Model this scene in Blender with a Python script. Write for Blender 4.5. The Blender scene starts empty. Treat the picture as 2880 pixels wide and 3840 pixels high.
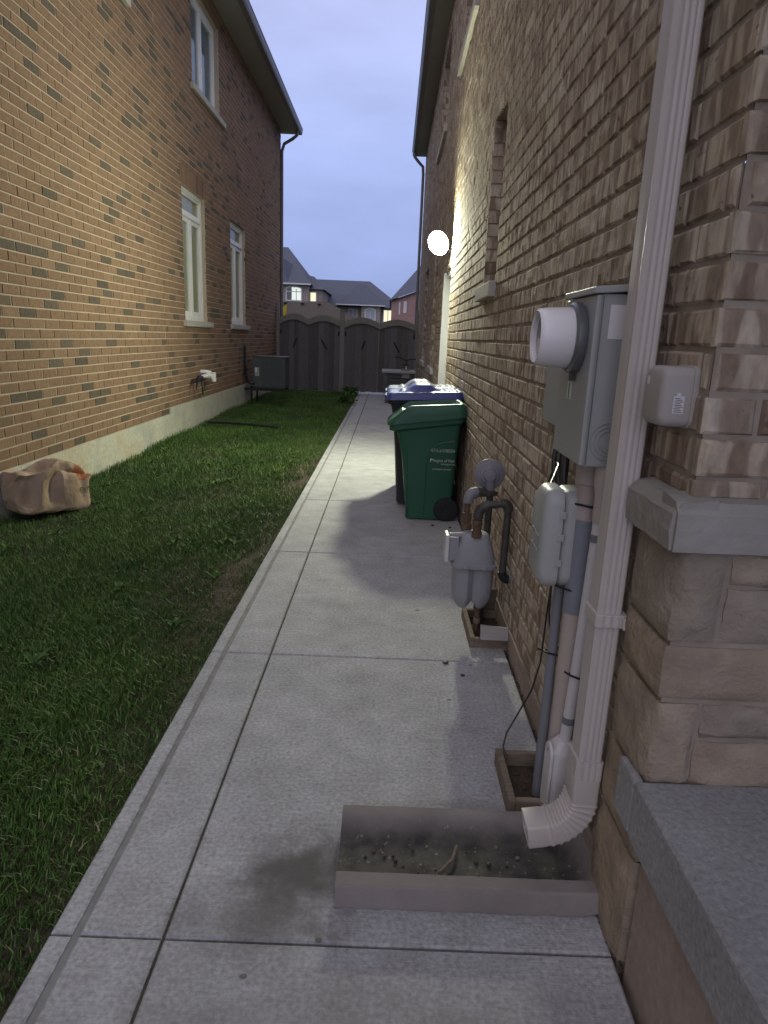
import bpy, bmesh, math, random
import numpy as np
from mathutils import Vector, Matrix
random.seed(7); rng = np.random.default_rng(11)
SC = bpy.context.scene
COL = SC.collection
R = math.radians

# ------------------------------------------------------------------ camera
F_PX, CX, CY, CAM_H = 2530.0, 1440.0, 1920.0, 1.5          # photograph is 2880 x 3840
_y = np.array([22, 652, F_PX]); _y = _y / np.linalg.norm(_y)
_z = np.array([398, 9700, -F_PX]); _z = _z - _y * (_z @ _y); _z = _z / np.linalg.norm(_z)
_x = np.cross(_y, _z); _x = _x if _x[0] > 0 else -_x
CM = np.stack([_x, _y, _z])                                # world = CM @ (right, up, forward)
cd = bpy.data.cameras.new('camera'); cam = bpy.data.objects.new('camera', cd); COL.objects.link(cam)
cd.sensor_fit = 'VERTICAL'; cd.sensor_height = 36; cd.lens = 36 * F_PX / 3840
cd.clip_start = 0.02; cd.clip_end = 2000
m = Matrix.Identity(4)
for i in range(3):
    m[i][0] = CM[i, 0]; m[i][1] = CM[i, 1]; m[i][2] = -CM[i, 2]
m[2][3] = CAM_H
cam.matrix_world = m
SC.camera = cam

def proj(p):
    c = CM.T @ (np.array(p, float) - np.array([0, 0, CAM_H]))
    if c[2] < .05: return None
    return CX + F_PX * c[0] / c[2], CY - F_PX * c[1] / c[2]

# ------------------------------------------------------------------ dusk sky
SKY_GAIN = 1.0
W = bpy.data.worlds.new('World'); SC.world = W; W.use_nodes = True
nt = W.node_tree; N = nt.nodes; L = nt.links
bg = N['Background']
tc = N.new('ShaderNodeTexCoord')
sep = N.new('ShaderNodeSeparateXYZ'); L.new(tc.outputs['Generated'], sep.inputs[0])
grad = N.new('ShaderNodeValToRGB'); L.new(sep.outputs['Z'], grad.inputs[0])
cr = grad.color_ramp
cr.elements[0].position = 0.0; cr.elements[0].color = (.300, .385, .690, 1)
cr.elements[1].position = 1.0; cr.elements[1].color = (.84, .84, .99, 1)
for p, c in ((.10, (.345, .435, .790)), (.22, (.455, .560, .980)), (.40, (.580, .650, 1.04)), (.7, (.78, .76, .96))):
    e = cr.elements.new(p); e.color = (*c, 1)
mp = N.new('ShaderNodeMapping'); mp.inputs['Scale'].default_value = (1.6, 1.6, 5.0)
L.new(tc.outputs['Generated'], mp.inputs[0])
nz = N.new('ShaderNodeTexNoise'); nz.inputs['Scale'].default_value = 2.3; nz.inputs['Detail'].default_value = 4
L.new(mp.outputs[0], nz.inputs['Vector'])
mr = N.new('ShaderNodeMapRange'); mr.inputs[1].default_value = .3; mr.inputs[2].default_value = .7
mr.inputs[3].default_value = .90; mr.inputs[4].default_value = 1.12
L.new(nz.outputs['Fac'], mr.inputs[0])
mul = N.new('ShaderNodeVectorMath'); mul.operation = 'SCALE'
L.new(grad.outputs[0], mul.inputs[0]); L.new(mr.outputs[0], mul.inputs['Scale'])
sky = N.new('ShaderNodeTexSky'); sky.sky_type = 'NISHITA'; sky.sun_disc = False
sky.sun_elevation = R(1.5); sky.sun_rotation = R(200)
skm = N.new('ShaderNodeVectorMath'); skm.operation = 'SCALE'; skm.inputs['Scale'].default_value = .08
L.new(sky.outputs[0], skm.inputs[0])
mixs = N.new('ShaderNodeMixRGB'); mixs.inputs[0].default_value = .94
L.new(skm.outputs[0], mixs.inputs[1]); L.new(mul.outputs[0], mixs.inputs[2])
L.new(mixs.outputs[0], bg.inputs[0]); bg.inputs[1].default_value = SKY_GAIN

# last glow of the evening sky behind the camera: one very soft, low sun
SUN_DIR = Vector((-.34, -.86, .38)).normalized()
sd = bpy.data.lights.new('sun', 'SUN'); sd.energy = 1.05; sd.angle = R(75); sd.color = (1.0, .93, .92)
so = bpy.data.objects.new('sun', sd); COL.objects.link(so); so.location = (-4, -6, 8)
so.rotation_euler = (-SUN_DIR).to_track_quat('-Z', 'Y').to_euler()
sky.sun_rotation = math.atan2(SUN_DIR.x, SUN_DIR.y)
SC.view_settings.view_transform = 'Standard'; SC.view_settings.look = 'None'
SC.view_settings.exposure = 0.0; SC.view_settings.gamma = 1.0
SC.render.engine = 'CYCLES'
SC.cycles.use_denoising = True
SC.cycles.max_bounces = 6; SC.cycles.diffuse_bounces = 4
SC.cycles.sample_clamp_indirect = 6
SC.cycles.caustics_reflective = False; SC.cycles.caustics_refractive = False

LAMP_POS = (0.53, 8.60, 2.62); LAMP_STRENGTH = 940

# ------------------------------------------------------------------ helpers: materials
class NT:
    def __init__(s, name):
        s.m = bpy.data.materials.new(name); s.m.use_nodes = True
        s.t = s.m.node_tree; s.n = s.t.nodes; s.b = s.n['Principled BSDF']
    def new(s, t, **k):
        o = s.n.new('ShaderNode' + t)
        for a, v in k.items(): setattr(o, a, v)
        return o
    def link(s, a, b): s.t.links.new(a, b)
    def pos(s, scale=(1, 1, 1), rot=(0, 0, 0)):
        g = s.new('NewGeometry'); mm = s.new('Mapping')
        mm.inputs['Scale'].default_value = scale; mm.inputs['Rotation'].default_value = rot
        s.link(g.outputs['Position'], mm.inputs[0]); return mm.outputs[0]
    def noise(s, scale, detail=4, vec=None, rough=.55):
        o = s.new('TexNoise'); o.inputs['Scale'].default_value = scale; o.inputs['Detail'].default_value = detail
        o.inputs['Roughness'].default_value = rough
        s.link(vec if vec else s.pos(), o.inputs['Vector']); return o.outputs['Fac']
    def ramp(s, fac, stops, interp='LINEAR'):
        o = s.new('ValToRGB'); s.link(fac, o.inputs[0]); c = o.color_ramp; c.interpolation = interp
        c.elements[0].position = stops[0][0]; c.elements[0].color = (*stops[0][1], 1)
        c.elements[1].position = stops[-1][0]; c.elements[1].color = (*stops[-1][1], 1)
        for p, col in stops[1:-1]: c.elements.new(p).color = (*col, 1)
        return o.outputs[0]
    def math(s, op, a, b=None, c=None):
        o = s.new('Math', operation=op)
        for i, v in enumerate((a, b, c)):
            if v is None: continue
            if isinstance(v, (int, float)): o.inputs[i].default_value = v
            else: s.link(v, o.inputs[i])
        return o.outputs[0]
    def mix(s, fac, a, b, mode='MIX'):
        o = s.new('MixRGB', blend_type=mode)
        for i, v in enumerate((fac, a, b)):
            if isinstance(v, (int, float)): o.inputs[i].default_value = v
            elif isinstance(v, tuple): o.inputs[i].default_value = (*v, 1)
            else: s.link(v, o.inputs[i])
        return o.outputs[0]
    def bump(s, h, strength=.3, dist=.01):
        o = s.new('Bump'); o.inputs['Strength'].default_value = strength; o.inputs['Distance'].default_value = dist
        s.link(h, o.inputs['Height']); s.link(o.outputs[0], s.b.inputs['Normal'])
    def col(s, c):
        if isinstance(c, tuple): s.b.inputs['Base Color'].default_value = (*c, 1)
        else: s.link(c, s.b.inputs['Base Color'])
    def rnd(s):
        g = s.new('NewGeometry'); o = s.new('ObjectInfo')
        return s.math('FRACT', s.math('ADD', g.outputs['Random Per Island'], o.outputs['Random']))
    def set(s, rough=.8, metal=0, spec=.3):
        s.b.inputs['Roughness'].default_value = rough; s.b.inputs['Metallic'].default_value = metal
        s.b.inputs['Specular IOR Level'].default_value = spec
        return s.m

def noisy(name, c1, c2, scale=8, rough=.8, bump=.2, bscale=60, bdist=.004, metal=0, spec=.3, stretch=(1, 1, 1)):
    t = NT(name)
    v = t.pos(stretch)
    t.col(t.ramp(t.noise(scale, 6, v), [(.3, c1), (.7, c2)]))
    if bump: t.bump(t.noise(bscale, 4, v), bump, bdist)
    return t.set(rough, metal, spec)

def scl(c, k): return tuple(x * k for x in c)

MT = {}
def mk():
    # left brick
    t = NT('brick_tan'); r = t.rnd()
    base = t.ramp(r, [(0, (.242, .158, .106)), (.30, (.272, .181, .121)), (.58, (.227, .148, .101)), (.86, (.258, .168, .112)), (.88, (.118, .098, .077)), (.94, (.142, .116, .09)), (1, (.105, .088, .072))])
    n = t.noise(55, 5, t.pos((1, 1, .55)))
    t.col(t.mix(.55, base, t.ramp(n, [(.3, (.55, .55, .55)), (.7, (1.25, 1.2, 1.15))]), 'MULTIPLY'))
    t.bump(t.noise(160, 4, t.pos((1, 1, .4))), .35, .004); MT['brick_l'] = t.set(.9, 0, .15)
    # right brick: tumbled, streaked
    t = NT('brick_streaked'); r = t.rnd()
    base = t.ramp(r, [(0, (.395, .33, .262)), (.22, (.475, .41, .335)), (.42, (.365, .295, .235)), (.62, (.49, .435, .365)), (.82, (.335, .268, .215)), (1, (.44, .368, .292))])
    off = t.new('CombineXYZ'); t.link(t.math('MULTIPLY', r, 37.0), off.inputs[1]); t.link(t.math('MULTIPLY', r, 23.0), off.inputs[2]); t.link(t.math('MULTIPLY', r, 11.0), off.inputs[0])
    def vec(sc):
        ad = t.new('VectorMath', operation='ADD'); t.link(t.pos(sc), ad.inputs[0]); t.link(off.outputs[0], ad.inputs[1]); return ad.outputs[0]
    st = t.noise(8, 2, vec((1.9, 1.9, .35)), .5)
    stc = t.ramp(st, [(.36, (.55, .47, .42)), (.44, (.66, .59, .54)), (.475, (.98, .96, .92)), (.56, (1.20, 1.20, 1.17)), (.60, (1.10, 1.07, 1.0)), (.635, (.72, .65, .59)), (.72, (.60, .52, .47))])
    c = t.mix(.9, base, stc, 'MULTIPLY')
    f = t.noise(60, 5, vec((1, 1, .45)))
    c = t.mix(.55, c, t.ramp(f, [(.3, (.6, .6, .6)), (.72, (1.22, 1.22, 1.22))]), 'MULTIPLY')
    sp = t.ramp(t.noise(30, 2), [(.70, (0, 0, 0)), (.75, (.8, .8, .8))])
    c = t.mix(sp, c, (.12, .085, .065))
    t.col(c); t.bump(t.noise(55, 6, vec((1, 1.3, .45))), .55, .008); MT['brick_r'] = t.set(.92, 0, .15)
    MT['mortar_l'] = noisy('mortar_light', (.42, .355, .275), (.50, .43, .335), 30, .95, .3, 200)
    MT['mortar_r'] = noisy('mortar_brown', (.22, .175, .14), (.36, .305, .25), 9, .95, .35, 160)
    # foundation
    t = NT('foundation_concrete')
    a = t.ramp(t.noise(2.2, 6), [(.3, (.42, .42, .37)), (.5, (.54, .53, .45)), (.68, (.50, .45, .33))])
    t.col(t.mix(.6, a, t.ramp(t.noise(28, 5), [(.3, (.7, .7, .7)), (.7, (1.15, 1.15, 1.15))]), 'MULTIPLY'))
    t.bump(t.noise(45, 6), .35, .008); MT['found_l'] = t.set(.9, 0, .2)
    t = NT('foundation_parging')
    a = t.ramp(t.noise(3.0, 6), [(.3, (.285, .225, .185)), (.55, (.36, .29, .245)), (.72, (.33, .275, .22))])
    t.col(t.mix(.5, a, t.ramp(t.noise(40, 5), [(.3, (.72, .72, .72)), (.7, (1.15, 1.15, 1.15))]), 'MULTIPLY'))
    t.bump(t.noise(22, 6), .4, .010); MT['found_r'] = t.set(.9, 0, .2)
    # path concrete
    t = NT('path_concrete')
    a = t.ramp(t.noise(1.6, 6), [(.3, (.372, .375, .385)), (.55, (.45, .452, .465)), (.72, (.408, .406, .412))])
    c = t.mix(.85, a, t.ramp(t.noise(75, 6), [(.28, (.64, .64, .64)), (.72, (1.28, 1.28, 1.28))]), 'MULTIPLY')
    c = t.mix(.8, c, t.ramp(t.noise(7, 7), [(.3, (.84, .83, .82)), (.7, (1.12, 1.12, 1.13))]), 'MULTIPLY')
    sp = t.ramp(t.noise(120, 2), [(.685, (0, 0, 0)), (.73, (.6, .6, .6))])
    c = t.mix(sp, c, (.14, .125, .115))
    bl = t.ramp(t.noise(13, 3), [(.72, (0, 0, 0)), (.77, (.6, .6, .6))])
    c = t.mix(bl, c, (.19, .175, .16))
    br = t.noise(14, 3, t.pos((.5, 14, 1)))
    c = t.mix(.35, c, t.ramp(br, [(.3, (.78, .78, .78)), (.7, (1.16, 1.16, 1.16))]), 'MULTIPLY')
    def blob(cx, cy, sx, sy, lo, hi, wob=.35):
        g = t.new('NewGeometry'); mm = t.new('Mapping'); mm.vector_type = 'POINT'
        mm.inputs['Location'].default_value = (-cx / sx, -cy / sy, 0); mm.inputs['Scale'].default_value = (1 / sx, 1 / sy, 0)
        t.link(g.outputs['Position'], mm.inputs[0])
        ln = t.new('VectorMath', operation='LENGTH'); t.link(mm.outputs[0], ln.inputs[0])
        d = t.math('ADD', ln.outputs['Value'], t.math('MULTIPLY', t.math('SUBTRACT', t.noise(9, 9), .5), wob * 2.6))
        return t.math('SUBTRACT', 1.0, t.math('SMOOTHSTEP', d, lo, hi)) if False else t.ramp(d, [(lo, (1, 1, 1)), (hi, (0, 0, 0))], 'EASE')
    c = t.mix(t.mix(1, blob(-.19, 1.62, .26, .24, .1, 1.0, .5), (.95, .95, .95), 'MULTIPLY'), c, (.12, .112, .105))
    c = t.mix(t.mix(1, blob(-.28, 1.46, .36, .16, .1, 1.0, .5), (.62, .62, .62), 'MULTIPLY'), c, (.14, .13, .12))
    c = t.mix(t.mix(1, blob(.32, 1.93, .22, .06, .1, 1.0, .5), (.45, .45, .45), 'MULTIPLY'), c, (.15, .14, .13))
    c = t.mix(t.mix(1, blob(.0, 1.1, 1.1, .35, .2, 1.0, .5), (.36, .36, .36), 'MULTIPLY'), c, (.18, .165, .15))  # broad darkening of the near path: shade and vignetting put into the colour
    for q in ((-.29, 1.29, .012), (-.23, 1.17, .010), (.10, 1.16, .009), (.32, 2.62, .012), (.22, 3.6, .018), (.45, 2.95, .012), (-.12, 1.40, .011)):
        c = t.mix(t.mix(1, blob(q[0], q[1], q[2], q[2] * .8, .6, 1.0, .15), (.7, .7, .7), 'MULTIPLY'), c, (.10, .09, .08))
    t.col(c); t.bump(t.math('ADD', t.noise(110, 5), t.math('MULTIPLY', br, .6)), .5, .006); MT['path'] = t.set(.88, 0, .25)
    MT['groove_floor'] = noisy('groove_floor', (.20, .20, .195), (.28, .278, .27), 20, .95, .3, 90)
    MT['groove'] = noisy('groove_dirt', (.045, .048, .035), (.11, .105, .08), 30, .95, .3, 90)
    MT['soil'] = noisy('soil', (.045, .034, .024), (.10, .080, .058), 14, .98, .9, 55, .02)
    MT['ground'] = noisy('far_ground', (.05, .07, .03), (.08, .10, .045), 3, .95, .2, 20)
    # grass
    t = NT('grass_blade'); r = t.rnd()
    b1 = t.ramp(r, [(0, (.040, .100, .018)), (.35, (.066, .155, .024)), (.7, (.095, .195, .036)), (.92, (.125, .21, .055)), (.94, (.23, .25, .12)), (1, (.34, .34, .20))])
    pat = t.ramp(t.noise(1.3, 3), [(.35, (.48, .54, .58)), (.65, (1.05, 1.02, .82))])
    t.col(t.mix(.8, b1, pat, 'MULTIPLY'))
    MT['grass'] = t.set(.55, 0, .3)
    t.b.inputs['Transmission Weight'].default_value = 0
    t = NT('weed_leaf'); t.col(t.ramp(t.rnd(), [(0, (.05, .11, .025)), (1, (.10, .17, .05))])); MT['weed'] = t.set(.75, 0, .15)
    # metals, plastics
    MT['spout'] = noisy('beige_aluminium', (.50, .455, .43), (.545, .50, .475), 4, .42, .06, 40, .003, 0, .45)
    MT['spout_end'] = noisy('pale_aluminium', (.50, .455, .43), (.55, .50, .475), 6, .42, .06, 40, .003, 0, .45)
    MT['gutter'] = noisy('brown_grey_aluminium', (.16, .155, .155), (.19, .185, .185), 4, .45, .05, 40)
    MT['soffit'] = noisy('soffit_taupe', (.30, .295, .265), (.34, .335, .305), 3, .6, .1, 30)
    MT['shingle'] = noisy('roof_shingle', (.06, .062, .072), (.085, .088, .10), 12, .9, .5, 40)
    MT['meter_grey'] = noisy('painted_grey_steel', (.315, .325, .325), (.35, .36, .36), 5, .42, .05, 80, .002, 0, .45)
    MT['meter_white'] = noisy('white_plastic', (.78, .75, .77), (.83, .80, .82), 4, .25, .03, 60, .001, 0, .5)
    MT['meter_ring'] = noisy('dark_steel_ring', (.17, .18, .19), (.24, .25, .26), 6, .35, .05, 50, .002, .6, .5)
    t = NT('meter_glass'); t.col((.06, .06, .065)); MT['meter_glass'] = t.set(.08, 0, .6)
    MT['label'] = noisy('white_label', (.62, .61, .63), (.68, .67, .69), 6, .5, 0)
    MT['green_tag'] = noisy('green_tag', (.12, .26, .05), (.2, .36, .08), 20, .4, 0)
    MT['pvc_pink'] = noisy('pvc_beige', (.44, .37, .34), (.49, .42, .385), 5, .5, .05, 60)
    MT['pvc_grey'] = noisy('pvc_grey', (.175, .18, .20), (.215, .22, .24), 5, .5, .06, 60)
    MT['pvc_blue'] = noisy('pvc_slate', (.20, .215, .255), (.24, .255, .295), 5, .5, .05, 60)
    MT['pvc_white'] = noisy('pvc_white', (.62, .60, .605), (.68, .66, .66), 5, .4, .04, 60)
    MT['telecom'] = noisy('telecom_grey', (.36, .375, .365), (.41, .425, .415), 5, .45, .05, 60, .002, 0, .4)
    MT['telecom_dark'] = noisy('telecom_base', (.27, .28, .275), (.31, .32, .315), 5, .5, .05, 60)
    MT['jbox'] = noisy('junction_grey', (.36, .335, .315), (.40, .375, .355), 5, .5, .05, 80, .002, 0, .35)
    MT['black'] = noisy('black_rubber', (.016, .016, .018), (.026, .026, .028), 20, .55, .1, 60)
    MT['black_gloss'] = noisy('black_cable', (.018, .017, .016), (.03, .028, .026), 20, .35, 0, 1, .001, 0, .5)
    MT['gas_grey'] = noisy('gas_meter_paint', (.265, .265, .29), (.315, .315, .34), 9, .5, .25, 120, .002, 0, .4)
    MT['gas_reg'] = noisy('regulator_paint', (.195, .19, .225), (.24, .235, .27), 8, .5, .2, 90, .002, 0, .4)
    MT['iron'] = noisy('black_iron_pipe', (.050, .047, .044), (.085, .078, .070), 25, .5, .25, 90, .003, .2, .45)
    MT['rust'] = noisy('rusty_fitting', (.085, .055, .038), (.16, .10, .065), 35, .8, .4, 90, .003)
    MT['wood_old'] = noisy('weathered_board', (.17, .135, .10), (.27, .22, .17), 12, .85, .4, 70, .004, 0, .2, (1, 8, 3))
    MT['wood_grey'] = noisy('grey_board', (.32, .30, .285), (.40, .375, .35), 10, .85, .3, 70, .004, 0, .2, (1, 6, 6))
    t = NT('fence_board'); r = t.rnd()
    b1 = t.ramp(r, [(0, (.115, .107, .105)), (.4, (.15, .142, .14)), (.7, (.175, .173, .182)), (1, (.13, .12, .115))])
    t.col(t.mix(.7, b1, t.ramp(t.noise(10, 5, t.pos((14, 14, .8))), [(.3, (.6, .6, .6)), (.7, (1.3, 1.3, 1.3))]), 'MULTIPLY'))
    t.bump(t.noise(12, 5, t.pos((14, 14, .8))), .4, .006); MT['fence'] = t.set(.9, 0, .2)
    MT['fence_cap'] = noisy('fence_cap_rail', (.21, .205, .185), (.27, .26, .23), 8, .9, .3, 50, .005, 0, .2, (1, 6, 6))
    MT['bin_green'] = noisy('green_bin_plastic', (.022, .098, .060), (.028, .116, .070), 3, .42, .12, 180, .0015, 0, .4)
    MT['bin_black'] = noisy('black_bin_plastic', (.022, .022, .026), (.032, .032, .037), 3, .5, .12, 180, .0015, 0, .4)
    MT['lid_blue'] = noisy('blue_lid_plastic', (.045, .060, .235), (.055, .070, .27), 3, .33, .06, 120, .0015, 0, .5)
    MT['lid_grey'] = noisy('grey_lid_plastic', (.135, .15, .175), (.165, .18, .205), 3, .33, .06, 120, .0015, 0, .5)
    MT['print'] = noisy('pale_print', (.50, .52, .50), (.58, .60, .58), 10, .6, 0)
    t = NT('kraft_paper')
    b1 = t.ramp(t.noise(5, 5), [(.3, (.33, .235, .165)), (.7, (.43, .32, .225))])
    t.col(b1); t.bump(t.noise(16, 6), .5, .02); MT['kraft'] = t.set(.75, 0, .25)
    MT['bag_print'] = noisy('orange_brown_print', (.30, .10, .045), (.38, .14, .065), 10, .6, .3, 30)
    MT['ink'] = noisy('dark_ink', (.06, .045, .035), (.09, .07, .05), 10, .7, 0)
    MT['ac'] = noisy('ac_cabinet', (.062, .070, .072), (.08, .088, .09), 5, .5, .1, 40, .002, 0, .4)
    MT['frame_white'] = noisy('white_vinyl', (.78, .78, .76), (.83, .83, .81), 3, .4, .05, 40, .002, 0, .4)
    MT['blind'] = noisy('cream_blind', (.60, .53, .33), (.66, .58, .37), 3, .8, 0)
    MT['blind2'] = noisy('grey_blind', (.26, .28, .31), (.32, .34, .37), 3, .6, 0)
    t = NT('window_glass'); t.col((.03, .034, .04)); MT['glass'] = t.set(.06, 0, .6)
    MT['sill'] = noisy('sill_concrete', (.40, .39, .35), (.48, .46, .42), 9, .85, .3, 60)
    MT['stone_sill'] = noisy('belt_stone', (.265, .245, .22), (.35, .33, .30), 7, .9, .6, 26, .012)
    t = NT('rock_face_stone')
    b1 = t.ramp(t.rnd(), [(0, (.335, .27, .192)), (.3, (.36, .298, .23)), (.6, (.315, .275, .23)), (1, (.345, .28, .205))])
    c = t.mix(.75, b1, t.ramp(t.noise(9, 6), [(.3, (.66, .63, .62)), (.7, (1.2, 1.18, 1.14))]), 'MULTIPLY')
    c = t.mix(t.ramp(t.noise(4.5, 4), [(.60, (0, 0, 0)), (.74, (.65, .65, .65))]), c, (.20, .145, .11))
    t.col(c); t.bump(t.math('ADD', t.noise(18, 7), t.math('MULTIPLY', t.noise(90, 4), .35)), .8, .018); MT['stone'] = t.set(.92, 0, .2)
    t = NT('porch_concrete')
    a1 = t.ramp(t.noise(2.2, 7), [(.3, (.265, .263, .262)), (.52, (.33, .327, .327)), (.7, (.37, .366, .36))])
    c1 = t.mix(.8, a1, t.ramp(t.noise(80, 6), [(.28, (.68, .68, .68)), (.72, (1.25, 1.25, 1.25))]), 'MULTIPLY')
    t.col(t.mix(t.ramp(t.noise(45, 2), [(.70, (0, 0, 0)), (.75, (.5, .5, .5))]), c1, (.15, .14, .13)))
    t.bump(t.noise(110, 5), .5, .005); MT['slab'] = t.set(.85, 0, .25)
    t = NT('splash_pad_concrete')
    b1 = t.ramp(t.noise(5, 6), [(.3, (.215, .192, .182)), (.7, (.28, .252, .238))])
    g = t.new('NewGeometry'); sp3 = t.new('SeparateXYZ'); t.link(g.outputs['Position'], sp3.inputs[0])
    dirt = t.ramp(t.math('ADD', sp3.outputs['Z'], t.math('MULTIPLY', t.math('SUBTRACT', t.noise(9, 5), .5), .03)), [(.028, (1, 1, 1)), (.060, (0, 0, 0))])
    inside = t.ramp(t.math('ABSOLUTE', t.math('SUBTRACT', sp3.outputs['Y'], 1.685)), [(.118, (1, 1, 1)), (.140, (0, 0, 0))])
    dm = t.mix(1, dirt, inside, 'MULTIPLY')
    dc = t.ramp(t.noise(16, 6), [(.35, (.036, .035, .034)), (.6, (.095, .09, .08)), (.72, (.06, .058, .06))])
    dc = t.mix(t.ramp(t.noise(60, 2), [(.66, (0, 0, 0)), (.72, (.8, .8, .8))]), dc, (.30, .28, .26))
    t.col(t.mix(t.mix(1, dm, (.9, .9, .9), 'MULTIPLY'), b1, dc))
    t.bump(t.noise(70, 5), .5, .006); MT['splash'] = t.set(.85, 0, .25)
    MT['tan_canopy'] = noisy('tan_canopy', (.235, .205, .18), (.265, .23, .205), 4, .9, .1, 40)
    MT['yellow'] = noisy('yellow_cloth', (.55, .45, .03), (.62, .52, .05), 8, .7, .2, 20)
    MT['far_brick'] = noisy('far_brick', (.22, .175, .16), (.30, .245, .225), 6, .95, .2, 8)
    MT['far_brick_red'] = noisy('far_red_brick', (.255, .155, .135), (.30, .185, .165), 6, .95, .2, 8)
    MT['far_shingle'] = noisy('far_shingle', (.085, .092, .115), (.105, .112, .138), 5, .95, .2, 12)
    MT['far_trim'] = noisy('far_trim', (.46, .46, .48), (.52, .52, .54), 5, .8, 0)
    MT['trim_grey'] = noisy('painted_trim', (.46, .46, .47), (.52, .52, .53), 4, .5, .05, 30)
    for nm, c, s in (('lit_warm', (1, .90, .60), 1.0), ('lit_white', (.80, .88, .80), .85)):
        t = NT(nm); t.col((.3, .3, .25)); t.b.inputs['Emission Color'].default_value = (*c, 1); t.b.inputs['Emission Strength'].default_value = s
        MT[nm] = t.set(.5)
    t = NT('lamp_lens'); t.col((.8, .8, .8)); t.b.inputs['Emission Color'].default_value = (.97, 1.0, .74, 1)
    t.b.inputs['Emission Strength'].default_value = LAMP_STRENGTH; MT['lens'] = t.set(.4)
    MT['lamp_body'] = noisy('lamp_housing', (.05, .05, .052), (.07, .07, .072), 5, .5, 0)
mk()

# ------------------------------------------------------------------ helpers: geometry
class MB:
    def __init__(s): s.v = []; s.f = []
    def add(s, v, f):
        o = len(s.v); s.v += [tuple(p) for p in v]; s.f += [tuple(i + o for i in q) for q in f]; return s
    def box(s, x0, x1, y0, y1, z0, z1):
        return s.add([(x0, y0, z0), (x1, y0, z0), (x1, y1, z0), (x0, y1, z0), (x0, y0, z1), (x1, y0, z1), (x1, y1, z1), (x0, y1, z1)],
                     [(0, 3, 2, 1), (4, 5, 6, 7), (0, 1, 5, 4), (1, 2, 6, 5), (2, 3, 7, 6), (3, 0, 4, 7)])
    def tube(s, pts, r, seg=12, cap=True):
        pts = [Vector(p) for p in pts]; n = len(pts)
        rs = r if isinstance(r, (list, tuple)) else [r] * n
        loops = []; up = None
        for i, p in enumerate(pts):
            d = (pts[min(i + 1, n - 1)] - pts[max(i - 1, 0)]).normalized()
            if up is None:
                up = Vector((0, 0, 1)) if abs(d.z) < .9 else Vector((1, 0, 0))
            u = (up - d * up.dot(d)).normalized(); w = d.cross(u); up = u
            loops.append([p + (u * math.cos(2 * math.pi * k / seg) + w * math.sin(2 * math.pi * k / seg)) * rs[i] for k in range(seg)])
        return s.loft(loops, cap)
    def loft(s, loops, cap=True, closed=True):
        k = len(loops[0]); v = [p for l in loops for p in l]; f = []
        for i in range(len(loops) - 1):
            for j in range(k if closed else k - 1):
                a = i * k + j; b = i * k + (j + 1) % k
                f.append((a, b, b + k, a + k))
        if cap:
            f.append(tuple(range(k - 1, -1, -1))); f.append(tuple(range((len(loops) - 1) * k, len(loops) * k)))
        return s.add(v, f)
    def lathe(s, origin, axis, prof, seg=28):
        a = Vector(axis).normalized(); o = Vector(origin)
        u = a.orthogonal().normalized(); w = a.cross(u)
        return s.loft([[o + a * h + (u * math.cos(2 * math.pi * k / seg) + w * math.sin(2 * math.pi * k / seg)) * max(r, 1e-4) for k in range(seg)] for h, r in prof])
    def mesh(s, name='m'):
        me = bpy.data.meshes.new(name); me.from_pydata(s.v, [], s.f); me.update()
        bm = bmesh.new(); bm.from_mesh(me); bmesh.ops.recalc_face_normals(bm, faces=bm.faces); bm.to_mesh(me); bm.free()
        return me

def link(name, data, mat=None, parent=None, smooth=False, bevel=0, seg=2):
    if isinstance(data, MB): data = data.mesh(name)
    if bevel:
        bm = bmesh.new(); bm.from_mesh(data)
        es = [e for e in bm.edges if len(e.link_faces) == 2 and e.calc_face_angle(0) > .5]
        bmesh.ops.bevel(bm, geom=es, offset=bevel, segments=seg, affect='EDGES', profile=.6, clamp_overlap=True)
        bm.to_mesh(data); bm.free()
    o = bpy.data.objects.new(name, data); COL.objects.link(o)
    if mat is not None and len(data.materials) == 0: data.materials.append(MT[mat] if isinstance(mat, str) else mat)
    if smooth:
        data.polygons.foreach_set('use_smooth', [True] * len(data.polygons))
        if smooth != 'full':
            try: data.set_sharp_from_angle(angle=R(38))
            except Exception: pass
    if parent: o.parent = parent
    return o

def thing(name, label, cat, loc=(0, 0, 0), group=None):
    o = bpy.data.objects.new(name, None); COL.objects.link(o); o.location = loc; o.empty_display_size = .1
    o['label'] = label; o['category'] = cat
    if group: o['group'] = group
    return o
def tag(o, label, cat, group=None):
    o['label'] = label; o['category'] = cat
    if group: o['group'] = group
    return o
def struct(o): o['kind'] = 'structure'; return o
class At:
    """builder whose coordinates are world coordinates while the object hangs under a thing standing at loc"""
    def __init__(s, root): s.root = root; s.o = Vector(root.location)
    def __call__(s, name, mb, mat, parent=None, **k):
        o = link(name, MB_shift(mb, -s.o), mat, parent or s.root, **k); return o
def MB_shift(mb, d):
    if isinstance(mb, MB):
        n = MB(); n.v = [(p[0] + d[0], p[1] + d[1], p[2] + d[2]) for p in mb.v]; n.f = mb.f; return n
    mb.transform(Matrix.Translation(d)); return mb
def rrect(x0, x1, y0, y1, r, z, seg=4, zf=None):
    pts = []
    for cx, cy, a0 in ((x1 - r, y1 - r, 0), (x0 + r, y1 - r, 90), (x0 + r, y0 + r, 180), (x1 - r, y0 + r, 270)):
        for k in range(seg + 1):
            a = R(a0 + 90 * k / seg); px = cx + r * math.cos(a); py = cy + r * math.sin(a)
            pts.append((px, py, z + (zf(px, py) if zf else 0)))
    return pts
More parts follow.
